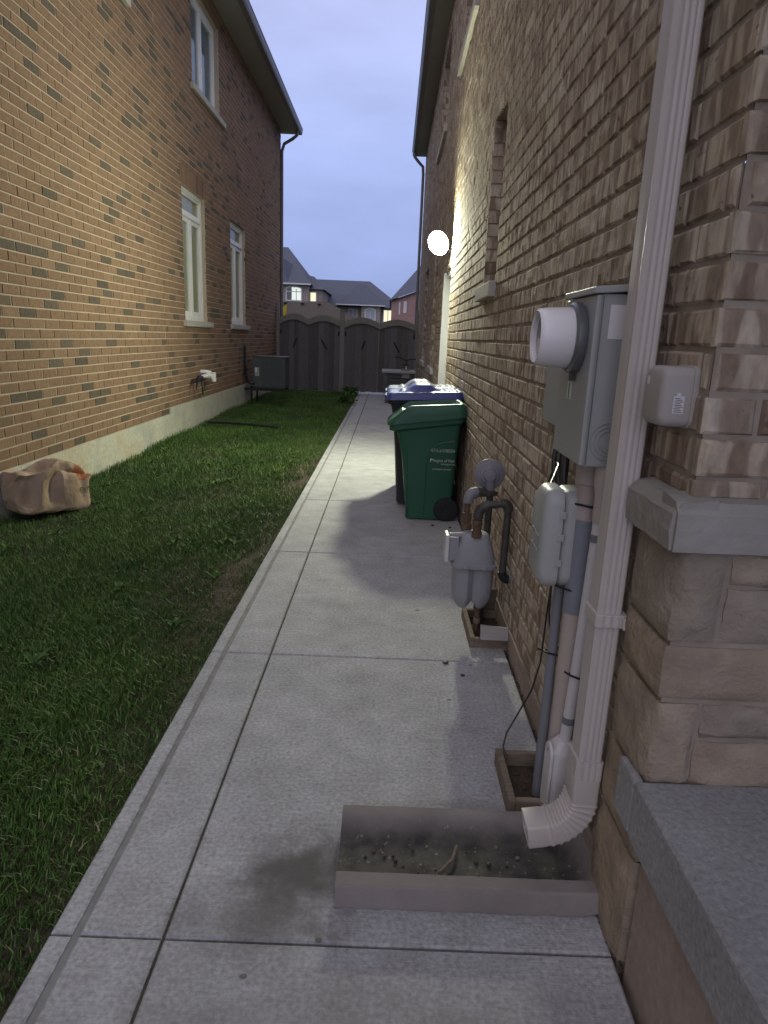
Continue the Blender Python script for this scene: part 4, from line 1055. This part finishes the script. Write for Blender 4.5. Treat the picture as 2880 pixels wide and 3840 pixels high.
A('rating_mark', MB().box(.527, .575, GY0 + .000, GY0 + .0035, .688, .703), 'ac')

def big_bin(y0, lidmat, label):
    o = thing('wheeled_bin', label, 'bin', (.35, y0 + .27, 0), 'black wheeled bins by the wall'); A = At(o); y1 = y0 + .50
    A('body', MB().loft([rrect(.12, .58, y0 + .06, y1 - .06, .04, .03), rrect(.10, .59, y0 + .05, y1 - .05, .05, .35), rrect(.06, .62, y0 + .02, y1 - .02, .05, .80), rrect(.03, .64, y0 + .01, y1 - .01, .05, .95)]), 'bin_black', smooth=True)
    A('rim', MB().loft([rrect(.015, .65, y0 - .004, y1 + .004, .05, .93), rrect(.005, .66, y0 - .012, y1 + .012, .05, .955), rrect(.005, .66, y0 - .012, y1 + .012, .05, .995)]), 'bin_black', smooth=True)
    def hf(a, b):
        e = min(a, 1 - a, b, 1 - b)
        h = 1.010 + .020 * ss(0, .03, e) + .030 * a
        h += .068 * ss(.20, .40, a) * (1 - ss(.54, .74, a)) * ss(.06, .26, b) * (1 - ss(.74, .94, b))
        h += .018 * ss(.16, .2, a) * (1 - ss(.21, .26, a)) * ss(.2, .3, b) * (1 - ss(.7, .8, b))
        if a > .70: h += .014 * (.5 + .5 * math.cos((a - .70) / .30 * math.pi * 6)) * ss(.12, .2, b) * (1 - ss(.8, .88, b))
        return h
    A('lid', heightfield_lid(-.004, .672, y0 - .014, y1 + .014, hf, .042, .05, 60, 30), lidmat, smooth=True)
    A('lid_handle', MB().box(-.022, .004, y0 + .10, y1 - .10, .985, 1.004), lidmat, bevel=.005)
    for y in (y0 + .02, y1 - .06): A('wheel', MB().lathe((.56, y, .125), (0, 1, 0), [(0, .03), (0, .115), (.008, .125), (.036, .125), (.044, .115), (.044, .03)], 28), 'black', smooth=True)
    return o
big_bin(6.04, 'lid_blue', 'black wheeled bin with blue lid behind the green bin')
big_bin(6.60, 'lid_grey', 'black wheeled bin with grey lid behind the blue lidded one')

# ================================================================== fence gates across the far end
FY = 18.62
def fence_post(x0, x1, z1, label, cap):
    o = thing('fence_post', label, 'post', ((x0 + x1) / 2, FY, 0), 'gate posts'); A = At(o)
    A('post', MB().box(x0, x1, FY - .055, FY + .055, -.12, z1), 'fence_cap', bevel=.006, seg=1)
    if cap: A('cap', MB().box(x0 - .018, x1 + .018, FY - .073, FY + .073, z1 + .0005, z1 + .03), 'fence_cap', bevel=.008, seg=1)
fence_post(-3.02, -2.945, 2.26, 'tall dark gate post against the tan brick house', False)
fence_post(-1.335, -1.215, 2.14, 'square capped gate post between the two double gates', True)
fence_post(.672, .740, 2.22, 'thin gate post against the streaked brick house', False)
gates = [(-2.940, -2.187, -1, ''), (-2.184, -1.338, 1, ''), (-1.212, -.2965, -1, ''), (-.293, .669, 1, '')]
glabels = ['wooden gate leaf with arched top hinged by the air conditioner', 'wooden gate leaf with arched top left of the capped post, hung from it',
           'wooden gate leaf with arched top where the path meets the capped post', 'wooden gate leaf with arched top hung by the streaked brick house']
glabels[1] = 'wooden gate leaf with arched top between its air conditioner side mate and the capped post'
for (x0, x1, hs, _), lab in zip(gates, glabels):
    o = thing('gate_leaf', lab, 'gate', ((x0 + x1) / 2, FY, 0), 'arched wooden gate leaves'); A = At(o)
    zlow = 1.88 - .022 * (x0 + 2.9) * .9; hi = .125
    zt = lambda x: zlow + hi * math.sin(max(0, min(1, (x - x0) / (x1 - x0))) * math.pi) ** 1.0
    n = 6; bw = (x1 - x0) / n
    zb = .035 if x0 < -1.3 else .045
    for k in range(n):
        a, b = x0 + bw * k + .0008, x0 + bw * (k + 1) - .0008
        y = FY - .010 + random.uniform(-.004, .004)
        zb_ = zb + random.uniform(0, .02)
        A('board', MB().add([(a, y, zb_), (b, y, zb_), (b, y + .018, zb_), (a, y + .018, zb_), (a, y, zt(a) - .01), (b, y, zt(b) - .01), (b, y + .018, zt(b) - .01), (a, y + .018, zt(a) - .01)],
            [(0, 3, 2, 1), (4, 5, 6, 7), (0, 1, 5, 4), (1, 2, 6, 5), (2, 3, 7, 6), (3, 0, 4, 7)]), 'fence')
    loops = []
    for k in range(15):
        x = x0 + (x1 - x0) * k / 14; z = zt(x)
        loops.append([(x, FY - .055, z - .125), (x, FY + .035, z - .125), (x, FY + .035, z + .03), (x, FY - .055, z + .03)])
    A('cap_rail', MB().loft(loops), 'fence_cap')
    for zr in (.35, 1.55): A('rail', MB().box(x0 + .01, x1 - .01, FY + .024, FY + .06, zr, zr + .09), 'fence')
    hx = x0 + (x1 - x0) * (.60 if hs < 0 else .42)
    A('handle', MB().tube([(hx - .085 * -hs if hs < 0 else hx - .0, FY - .035, 1.40 if hs > 0 else 1.18), (hx if hs < 0 else hx + .15, FY - .035, 1.40 if hs < 0 else 1.15)], .016, 8), 'black', smooth=True)
    A('hinge', MB().box((x0 + .002) if hs < 0 else (x1 - .05), (x0 + .05) if hs < 0 else (x1 - .002), FY - .016, FY - .0125, 1.50, 1.62), 'black')
kb = tag(link('kerb_block', MB().box(-1.20, -.80, 18.40, 18.58, -.08, .06), 'slab', bevel=.015), 'short pale concrete block at the foot of the capped gate post', 'block')

# ================================================================== air conditioner
ac = thing('air_conditioner', 'dark air conditioner on a wall bracket beside the wooden gates', 'air conditioner', (-2.52, 14.7, 0)); A = At(ac)
A('cabinet', MB().box(-2.850, -2.172, 14.42, 15.10, .37, 1.00), 'ac', bevel=.02, seg=2)
A('top_cover', MB().box(-2.865, -2.157, 14.405, 15.115, 1.0005, 1.03), 'ac', bevel=.012, seg=2)
for k in range(14):
    x = -2.62 + .44 * k / 13
    A('louvre', MB().box(x, x + .016, 14.408, 14.4195, .42, .97), 'ac')
pn = A('service_panel', MB().box(-2.845, -2.70, 14.405, 14.4195, .40, .98), 'ac', bevel=.004)
A('valve_plate', MB().box(-2.80, -2.71, 14.398, 14.4045, .62, .80), 'meter_grey', pn); A('label', MB().box(-2.79, -2.755, 14.395, 14.3975, .70, .79), 'label', pn)
A('bracket', MB().box(-3.03, -2.19, 14.43, 14.47, .315, .3695), 'black').__setattr__('name', 'bracket')
A('bracket', MB().box(-3.03, -2.19, 15.05, 15.09, .315, .3695), 'black')
for y in (14.45, 15.07): A('leg', MB().tube([(-2.88, y, .33), (-2.88, y, -.05)], .022, 8), 'black')
A('line_set', MB().tube([(-2.985, 14.30, 1.22), (-2.985, 14.30, .85), (-2.98, 14.32, .62), (-2.95, 14.36, .50), (-2.88, 14.40, .46), (-2.80, 14.405, .47)], .026, 10), 'black', smooth=True)

# ================================================================== white pipe on the left wall
pv = thing('vent_pipe', 'white plastic vent pipe with black wrap sticking out of the tan brick wall', 'pipe', (-3.0, 10.9, .8)); A = At(pv)
A('pipe', MB().tube([(-2.905, 10.62, .800), (-2.905, 11.14, .795)], .032, 14), 'frame_white', smooth=True)
A('elbow', MB().tube([(-2.905, 11.08, .796), (-2.903, 11.15, .796), (-2.895, 11.185, .780), (-2.870, 11.205, .755)], .037, 14), 'frame_white', smooth=True)
A('outlet', MB().tube([(-2.855, 11.215, .845), (-2.855, 11.215, .700)], .040, 14), 'frame_white', smooth=True)
A('wall_stub', MB().tube([(-3.06, 11.16, .850), (-2.95, 11.17, .850), (-2.89, 11.19, .835)], .034, 14), 'frame_white', smooth=True)
A('clamp', MB().tube([(-2.905, 11.0, .798), (-2.905, 11.03, .798)], .036, 14), 'frame_white', smooth=True)
wr = MB().loft([[(-2.905 + r * math.cos(a) * (1 + .2 * math.sin(3 * a + y * 9)), y, .795 + r * math.sin(a) - dz) for a in [2 * math.pi * k / 14 for k in range(14)]] for y, r, dz in ((10.46, .018, .05), (10.49, .034, .03), (10.54, .040, .008), (10.62, .038, 0), (10.66, .034, 0))])
A('wrap', wr, 'black', smooth=True)
A('strip', MB().loft([[(-2.90 + .004, 10.58 + dy, z), (-2.90 + .018, 10.60 + dy, z), (-2.90 + .014, 10.62 + dy, z)] for z, dy in ((.77, 0), (.70, .015), (.62, .05), (.52, .085))]), 'black')
A('strip', MB().tube([(-2.905, 10.44, .74), (-2.91, 10.41, .68), (-2.915, 10.405, .62)], [.016, .012, .006], 7), 'black')

# ================================================================== paper yard bag
pb = thing('paper_bag', 'crumpled brown paper yard bag slumped on the grass against the foundation', 'bag', (-2.72, 5.55, 0)); A = At(pb)
def ss0(a, b, x): t_ = max(0, min(1, (x - a) / (b - a))); return t_ * t_ * (3 - 2 * t_)
def bag():
    """soft closed paper sack, piecewise-flat crumples with sharp creases"""
    nu, nv, gu, gv = 72, 54, 10, 7; r = random.Random(21)
    G = [[r.uniform(-1, 1) for _ in range(gu)] for _ in range(gv + 1)]
    G2 = [[r.uniform(-1, 1) for _ in range(2 * gu)] for _ in range(2 * gv + 1)]
    def lin(T, nu_, nv_, a, b):
        x, y = a * nu_, b * nv_; i, j = int(x) % nu_, min(int(y), nv_ - 1); fx, fy = x - int(x), y - j
        p, q, s_, t_ = T[j][i], T[j][(i + 1) % nu_], T[j + 1][i], T[j + 1][(i + 1) % nu_]
        return p + (q - p) * fx + (t_ - q) * fy if fx > fy else p + (t_ - s_) * fx + (s_ - p) * fy
    D = Vector((.50, .866, 0)); Nn = Vector((.866, -.50, 0)); C = Vector((-2.775, 5.42, 0))
    V = []; Fc = []
    for j in range(nv + 1):
        b = j / nv; t_ = 2 * b - 1
        end = max(0.0, 1 - abs(t_) ** 9) ** .30
        for i in range(nu):
            th = 2 * math.pi * i / nu; c, s_ = math.cos(th), math.sin(th)
            w = .150 * math.copysign(abs(c) ** .30, c) * (.25 + .75 * end); h = .185 * math.copysign(abs(s_) ** .32, s_) * (.45 + .55 * end)
            up = .5 + .5 * s_
            k = .048 * lin(G, gu, gv, i / nu, b) + .012 * lin(G2, 2 * gu, 2 * gv, i / nu, b)
            k *= (.12 + .88 * ss0(.3, .7, up))
            h2 = .185 + h - .035 * t_ + .022 * math.sin(t_ * 4 + 1) * up
            p = C + D * (.335 * t_ + .03 * lin(G, gu, gv, i / nu + .4, b) * abs(t_)) + Nn * (w * (1 - .22 * up) + k * c) 
            z = max(h2 + k * s_, -.03)
            V.append((max(p.x, -3.012 + .004 * z), p.y, z))
    for j in range(nv):
        for i in range(nu):
            Fc.append((j * nu + i, j * nu + (i + 1) % nu, (j + 1) * nu + (i + 1) % nu, (j + 1) * nu + i))
    Fc.append(tuple(range(nu))); Fc.append(tuple(range(nv * nu, (nv + 1) * nu)))
    return V, Fc
V, Fc = bag()
bo = A('bag_body', MB().add(V, Fc), 'kraft', smooth='full'); bo.data.set_sharp_from_angle(angle=R(16))
# printed patch: faces of the upper far part pushed out by a millimetre
pm = MB(); sel = []
for f in Fc:
    c = np.mean([V[q] for q in f], axis=0)
    if len(f) == 4 and ((c[1] - 5.60) / .10) ** 2 + ((c[2] - .31) / .075) ** 2 < 1 + .4 * math.sin(c[1] * 60): sel.append(f)
cen = np.array([-2.775, 5.42, .15])
for f in sel: pm.add([tuple(np.array(V[q]) + (np.array(V[q]) - cen) / np.linalg.norm(np.array(V[q]) - cen) * .003) for q in f], [tuple(range(len(f)))])
if sel: A('print_patch', pm, 'bag_print', bo)
A('printed_text', text_mesh('SAC EN PA', .042, Matrix.Translation((-2.602, 5.460, .150)) @ Matrix.Rotation(R(60), 4, 'Z') @ Matrix.Rotation(math.pi / 2, 4, 'X')), 'ink', bo)

# ================================================================== storage bench, bicycle and odds by the gate
sb = thing('storage_bench', 'dark plastic slatted storage box standing before the arched gates', 'storage box', (.26, 16.6, 0)); A = At(sb)
A('box', MB().box(-.030, .62, 16.22, 16.95, .02, .70), 'ac', bevel=.01)
A('lid', MB().box(-.16, .64, 16.13, 16.99, .705, .765), 'meter_grey', bevel=.015)
for k in range(7): A('slat', MB().box(.02, .60, 16.200, 16.2195, .08 + k * .085, .145 + k * .085), 'ac', bevel=.004, seg=1)
A('corner_post', MB().box(-.060, -.005, 16.185, 16.2185, .0, .70), 'ac')
tag(link('carton', MB().box(.30, .50, 16.30, 16.50, .766, .80).box(.32, .50, 16.1 + .05, 16.185, .60, .70), 'tan_canopy'), 'small tan carton on the dark storage box lid', 'carton')
tag(link('marker_cone', MB().lathe((.42, 16.6, .766), (0, 0, 1), [(0, .03), (.004, .03), (.004, .022), (.11, .004), (.112, 0)], 16), 'frame_white', smooth=True), 'tiny white cone standing on the dark storage box', 'cone')
bk = thing('bicycle', 'dark bicycle leaning behind the storage box by the gate', 'bicycle', (.45, 17.6, 0)); A = At(bk)
def ring(c, r, rr, mat, name, par=None):
    return A(name, MB().tube([(c[0], c[1] + r * math.cos(a), c[2] + r * math.sin(a)) for a in [2 * math.pi * k / 28 for k in range(29)]], rr, 8), mat, par, smooth=True)
for yy in (17.25, 18.20):
    w_ = ring((.44, yy, .33), .31, .02, 'black', 'wheel')
    for k in range(6): A('spoke', MB().tube([(.44, yy, .33), (.44, yy + .3 * math.cos(k * 1.05), .33 + .3 * math.sin(k * 1.05))], .002, 4), 'iron', w_)
A('frame', MB().tube([(.44, 18.20, .33), (.44, 17.85, .32), (.44, 17.35, .78), (.44, 17.80, .72), (.44, 17.85, .32)], .018, 8).tube([(.44, 18.2, .33), (.44, 17.80, .72)], .012, 8), 'bin_black', smooth=True)
A('fork', MB().tube([(.44, 17.25, .33), (.44, 17.33, .72), (.44, 17.37, .98)], .016, 8), 'bin_black', smooth=True)
A('handlebar', MB().tube([(.16, 17.44, 1.03), (.22, 17.36, 1.05), (.30, 17.34, 1.04), (.38, 17.33, .99), (.44, 17.37, .98), (.50, 17.33, .99), (.58, 17.36, 1.01), (.67, 17.46, 1.0)], .013, 8), 'black', smooth=True)
A('seat', MB().loft([[(.44 + w * math.cos(a), y, .84 + .025 * math.sin(a)) for a in [2 * math.pi * k / 10 for k in range(10)]] for y, w in ((17.64, .015), (17.70, .03), (17.80, .06), (17.88, .085), (17.92, .06))]), 'black', smooth=True)
A('seat_post', MB().tube([(.44, 17.80, .70), (.44, 17.80, .83)], .012, 8), 'iron')

# thin dark strip across the lawn, built as a black tube
ed = MB().tube([(-3.0, 11.16, .035), (-2.5, 11.10, .045), (-2.1, 11.0, .042), (-1.74, 10.90, .03)], .018, 8)
tag(link('dark_strip', ed, 'black', smooth=True), 'thin dark strip lying across the lawn below the vent pipe', 'hose')

# ================================================================== far houses and canopy behind the gates
def hip_roof(x0, x1, y0, y1, ze, zr, inset):
    ym = (y0 + y1) / 2
    V = [(x0, y0, ze), (x1, y0, ze), (x1, y1, ze), (x0, y1, ze), (x0 + inset[0], ym, zr), (x1 - inset[1], ym, zr)]
    return MB().add(V, [(0, 1, 5, 4), (1, 2, 5), (2, 3, 4, 5), (3, 0, 4), (0, 3, 2, 1)])
def far_window(A, x0, x1, z0, z1, y, mat, arch=False, par=None, divs=2, litcells=None, transom=False):
    fm = MB(); t_ = .10
    fm.box(x0 - t_, x0, y - .06, y, z0 - t_, z1).box(x1, x1 + t_, y - .06, y, z0 - t_, z1).box(x0, x1, y - .06, y, z0 - t_, z0)
    if arch:
        n = 10
        pts = [(x0 - t_ + (x1 - x0 + 2 * t_) * k / n, z1 + .18 * math.sin(math.pi * k / n)) for k in range(n + 1)]
        for k in range(n):
            (a, za), (b, zb) = pts[k], pts[k + 1]
            fm.add([(a, y - .06, za - .02), (b, y - .06, zb - .02), (b, y - .06, zb + .1), (a, y - .06, za + .1), (a, y, za - .02), (b, y, zb - .02), (b, y, zb + .1), (a, y, za + .1)], [(0, 1, 2, 3), (4, 7, 6, 5), (0, 4, 5, 1), (3, 2, 6, 7)])
    else: fm.box(x0 - t_, x1 + t_, y - .06, y, z1, z1 + t_)
    w = (x1 - x0) / divs
    for k in range(1, divs): fm.box(x0 + k * w - .03, x0 + k * w + .03, y - .05, y, z0, z1)
    if transom: fm.box(x0, x1, y - .045, y, z0 + (z1 - z0) * .72, z0 + (z1 - z0) * .72 + .06)
    f = A('window', fm, 'far_trim')
    for k in range(divs):
        mt_ = mat if (litcells is None or k in litcells) else 'glass'
        A('pane', MB().box(x0 + k * w, x0 + (k + 1) * w, y - .02, y - .005, z0, z1 + (.12 if arch else 0)), mt_, f)
K = 60 / 45
h1 = thing('far_house', 'grey roofed house with lit arched bedroom window behind the left gates', 'house', (-8, 63, 0)); A = At(h1)
A('wall', MB().box(-14.5, -7.05, 60.0, 68, -1, 5.70), 'far_brick')
A('side_wall', MB().box(-7.045, -6.0, 60.9, 68, -1, 5.28), 'far_brick')
A('roof', hip_roof(-14.9, -6.80, 59.5, 69.0, 5.62, 9.0, (4.2, 2.6)), 'far_shingle')
A('front_gable', MB().add([(-10.5, 59.6, 5.64), (-8.75, 59.6, 5.64), (-8.75, 59.6, 5.66), (-9.6, 60.5, 7.9), (-10.5, 60.5, 7.9), (-8.3, 62.5, 7.1)], [(0, 1, 3, 4), (1, 5, 3)]), 'far_shingle')
A('side_roof', MB().add([(-7.4, 60.5, 5.29), (-5.75, 60.5, 5.29), (-5.75, 68, 5.29), (-7.4, 68, 5.29), (-7.4, 63, 6.6), (-6.9, 63, 6.5)], [(0, 1, 5, 4), (1, 2, 5), (2, 3, 4, 5), (0, 3, 2, 1), (3, 0, 4)]), 'far_shingle')
far_window(A, -8.88, -7.68, 4.32, 5.22, 59.98, 'lit_white', True, divs=3, litcells=(1, 2), transom=True)
far_window(A, -6.97, -6.52, 4.32, 5.02, 60.88, 'lit_warm', divs=1)
A('fascia', MB().box(-14.9, -6.8, 59.44, 59.5, 5.54, 5.66), 'far_trim')
h2 = thing('far_house', 'long dark grey hipped roof house between the lit house and the red brick one', 'house', (-3, 67, 0)); A = At(h2)
A('wall', MB().box(-5.6, .9, 66.6, 76, -1, 4.20), 'far_brick')
A('bay', MB().box(-2.75, -1.0, 65.6, 67.2, -1, 4.35), 'far_brick')
A('roof', hip_roof(-12.0, 1.2, 66.0, 76, 4.22, 6.90, (3.2, 3.4)), 'far_shingle')
A('bay_roof', hip_roof(-5.1, -.55, 65.2, 69, 4.36, 6.3, (1.9, 1.9)), 'far_shingle')
A('eave', MB().box(-5.1, -.55, 65.14, 65.19, 4.30, 4.40), 'far_trim')
far_window(A, -3.95, -3.25, 3.2, 3.95, 66.58, 'blind2', divs=2)
far_window(A, -2.35, -1.50, 3.1, 3.88, 65.58, 'blind2', True, divs=2)
far_window(A, -.66, .10, 3.0, 4.02, 66.58, 'lit_warm', divs=2)
h3 = thing('far_house', 'pinkish red brick house with sloping grey roof next to the streaked brick corner', 'house', (1.5, 40, 0)); A = At(h3)
A('wall', MB().add([(.02, 38, -1), (.02, 38, 3.48), (1.9, 36.2, 4.1), (1.9, 36.2, -1), (6, 36.2, -1), (6, 36.2, 4.1), (.02, 50, -1), (.02, 50, 3.48)], [(0, 3, 2, 1), (3, 4, 5, 2), (0, 1, 7, 6)]), 'far_brick_red')
A('roof', MB().add([(-.10, 37.8, 3.46), (2.1, 35.8, 4.16), (6, 35.8, 4.16), (6, 42, 7.0), (1.9, 42, 6.0), (-.10, 50, 3.46)], [(0, 1, 4), (1, 2, 3, 4), (0, 4, 5)]), 'far_shingle')
def slanted_window(x0, x1, z0, z1):
    yy = lambda x: 38 - (x - .02) / 1.88 * 1.8 - .03
    f = A('window', MB().add([(x0, yy(x0), z0), (x1, yy(x1), z0), (x1, yy(x1), z1), (x0, yy(x0), z1), (x0, yy(x0) + .05, z0), (x1, yy(x1) + .05, z0), (x1, yy(x1) + .05, z1), (x0, yy(x0) + .05, z1)], [(0, 1, 2, 3), (0, 4, 5, 1), (1, 5, 6, 2), (2, 6, 7, 3), (3, 7, 4, 0)]), 'far_trim')
slanted_window(.41, .49, 2.75, 3.38); slanted_window(.66, .82, 2.82, 3.42)

cn = thing('canopy', 'tan arched garden canopy rising behind the left gates', 'canopy', (-2.5, 25, 0)); A = At(cn)
prof = [(-4.9, 2.30), (-4.6, 2.48), (-4.2, 2.54), (-3.6, 2.565), (-2.4, 2.62), (-2.15, 2.60), (-1.88, 2.46), (-1.60, 2.30), (-1.35, 2.20), (-1.14, 2.14)]
A('cover', MB().loft([[(x, y, z) for x, z in prof] + [(x, y, z - 1.1 if i else z - .6) for i, (x, z) in enumerate(reversed(prof))] for y in (24.0, 26.8)]), 'tan_canopy')
for x in (-3.60, -3.02, -2.45): A('clip', MB().box(x - .055, x + .055, 23.96, 23.999, 2.50, 2.54), 'black')
for (x, y) in ((-4.7, 24.1), (-1.25, 24.1), (-4.7, 26.7), (-1.25, 26.7)): A('leg', MB().tube([(x, y, -.12), (x, y, 1.7)], .04, 8), 'iron')
tag(link('yellow_cloth', MB().loft([[(-3.70 + .021 * k, 23.5 + .02 * math.sin(k), 1.85), (-3.70 + .021 * k, 23.5, 2.15 + .012 * k), (-3.66 + .018 * k, 23.52, 2.30 + .018 * k)] for k in range(11)], cap=False, closed=False), 'yellow'), 'bright yellow cloth hanging beside the tan canopy', 'cloth')

# ================================================================== grass and small plants
def fnoise(x, y):
    return (np.sin(x * 3.1 + y * 1.3) + np.sin(x * 1.7 - y * 2.3 + 1.1) + np.sin(x * 5.3 + y * 4.1 + 2.0) * .6 + np.sin(y * 6.7 - x * 3.9) * .5) / 3.1
def make_grass(n, y_lo, y_hi, h_lo, h_hi, wid, name, lab):
    x = -3.03 + (3.03 - .80) * rng.random(n); y = y_lo + (y_hi - y_lo) * rng.random(n)
    keep = rng.random(n) < 1.0
    edge = np.clip((-.80 - x) / .42, 0, 1)                    # thin, bare soil beside the path
    patch = np.clip((fnoise(x * 1.5, y * .8) + .75), 0.05, 1)
    bare = np.exp(-((x + .92 + .06 * np.sin(y * 5)) / (.10 + .06 * np.sin(y * 2.3))) ** 2) * np.clip(.55 + .7 * np.sin(y * 1.9 + .2), 0, 1) * np.clip((9.2 - y) / 1.5, 0, 1) * np.clip((y - 3.0) / .8, 0, 1)
    dens = np.clip(.85 + .15 * edge, 0, 1) * (.62 + .38 * patch) * (1 - .93 * bare)
    keep &= rng.random(n) < dens
    # not under the bag
    keep &= ~((np.abs(x + 2.775 - (y - 5.42) * .577) < .15) & (y > 5.12) & (y < 5.76))
    x, y = x[keep], y[keep]; n = len(x)
    z = -.028 + .012 * np.sin(x * 2.1 + y * .7) + .008 * np.sin(y * 1.9 - x * 3.1) + .035 * np.clip((y - 9.5) / 6, 0, 1) - .006
    h = rng.uniform(h_lo, h_hi, n) * (.75 + .35 * patch[keep]) * (.65 + .35 * edge[keep]) * np.where(x < -2.93, 1.7, 1)
    flat = rng.random(n) < .10                               # clippings lying flat
    a = rng.uniform(0, 2 * np.pi, n); lean = rng.uniform(.1, .75, n) * h; lean = np.where(flat, h * 1.0, lean); hz = np.where(flat, .018, h)
    dx, dy = np.cos(a), np.sin(a); w = wid * rng.uniform(.6, 1.3, n)
    px, py = -dy * w, dx * w
    zb = np.where(flat, z + .02 + .02 * rng.random(n), z)
    V = np.empty((n, 5, 3), np.float32)
    V[:, 0] = np.stack([x - px, y - py, zb], 1); V[:, 1] = np.stack([x + px, y + py, zb], 1)
    mx, my, mz = x + dx * lean * .35, y + dy * lean * .35, zb + hz * .6
    V[:, 2] = np.stack([mx + px * .8, my + py * .8, mz], 1); V[:, 3] = np.stack([mx - px * .8, my - py * .8, mz], 1)
    V[:, 4] = np.stack([x + dx * lean, y + dy * lean, zb + hz * (.96)], 1)
    b = np.arange(n)[:, None] * 5
    tri = np.concatenate([b + np.array([[0, 1, 2]]), b + np.array([[0, 2, 3]]), b + np.array([[3, 2, 4]])], 0)
    o = link(name, np_mesh(name, V.reshape(-1, 3), tri, 3), 'grass'); o['kind'] = 'stuff'; o['label'] = lab; o['category'] = 'grass'
    return o
make_grass(170000, .6, 7.0, .028, .060, .0019, 'lawn_grass', 'short green mown grass on the near lawn strip')
make_grass(75000, .7, 3.6, .022, .050, .0018, 'lawn_grass', 'dense low grass at the foot of the lawn beside the near path')
make_grass(130000, 7.0, 18.6, .032, .070, .0028, 'lawn_grass', 'short green mown grass on the far lawn strip by the gates')

def leaf_blob(mb, x, y, z, n, ln, wd, up):
    for k in range(n):
        a = 2 * math.pi * k / n + random.uniform(-.4, .4); l = ln * random.uniform(.7, 1.2); w = wd * random.uniform(.7, 1.2)
        d = Vector((math.cos(a), math.sin(a), 0)); s_ = Vector((-d.y, d.x, 0)); u = up * random.uniform(.4, 1.3)
        p = [Vector((x, y, z)), Vector((x, y, z)) + d * l * .35 + s_ * w + Vector((0, 0, u * .7)), Vector((x, y, z)) + d * l * .75 + s_ * w * .8 + Vector((0, 0, u)), Vector((x, y, z)) + d * l + Vector((0, 0, u * .7)),
             Vector((x, y, z)) + d * l * .75 - s_ * w * .8 + Vector((0, 0, u)), Vector((x, y, z)) + d * l * .35 - s_ * w + Vector((0, 0, u * .7)), Vector((x, y, z)) + d * l * .55 + Vector((0, 0, u * .75))]
        mb.add(p, [(0, 1, 6), (1, 2, 6), (2, 3, 6), (3, 4, 6), (4, 5, 6), (5, 0, 6)])
wm = MB()
for k in range(70):
    y = random.uniform(1.2, 9); x = random.uniform(-2.9, -.95)
    leaf_blob(wm, x, y, -.01, random.randint(3, 6), random.uniform(.04, .085), random.uniform(.009, .02), .05)
w_ = link('lawn_weeds', wm, 'weed'); w_['kind'] = 'stuff'; w_['label'] = 'scattered broad leaved weeds in the lawn'; w_['category'] = 'weeds'
for i, (x, y, lab) in enumerate(((-.99, 18.1, 'leafy weed clump at the kerb block by the gates'), (-.92, 15.5, 'low leafy weed clump on the lawn side of the far path edge'))):
    mb = MB()
    for k in range(16): leaf_blob(mb, x + random.uniform(-.16, .16), y + random.uniform(-.3, .3), random.uniform(0, .18), 6, .11, .028, .09)
    tag(link('weed_clump', mb, 'weed'), lab, 'plant', 'weed clumps beside the path')
# gravel crumbs along the wall and bare soil
cm = MB()
for k in range(420):
    if random.random() < .5: y = random.uniform(1.3, 8); x = path_right(y) - random.uniform(-.004, .012); z = -.006
    else: y = random.uniform(2.4, 9); x = random.uniform(-1.12, -.80); z = -.03
    r = random.uniform(.002, .006)
    cm.lathe((x, y, z), (random.uniform(-.5, .5), random.uniform(-.5, .5), 1), [(0, r), (r * .8, r * .9), (r * 1.3, 0)], 5)
o = link('crumbs', cm, 'soil'); o['kind'] = 'stuff'; o['label'] = 'loose soil crumbs along the path edges'; o['category'] = 'debris'
for (x, y, r, lab) in ((.42, 5.42, .014, 'dark pebble on the path under the green bin'), (.56, 5.38, .012, 'dark pebble on the path by the bin wheel'), (.40, 2.84, .010, 'dark pebble on the path before the gas meter frame'), (.33, 2.96, .014, 'flat dark chip on the path left of the gas meter frame')):
    tag(link('pebble', MB().lathe((x, y, .0005), (0, 0, 1), [(0, r), (r * .4, r * 1.1), (r * .7, r * .6), (r * .75, 0)], 9), 'iron', smooth=True), lab, 'pebble', 'loose pebbles on the path')
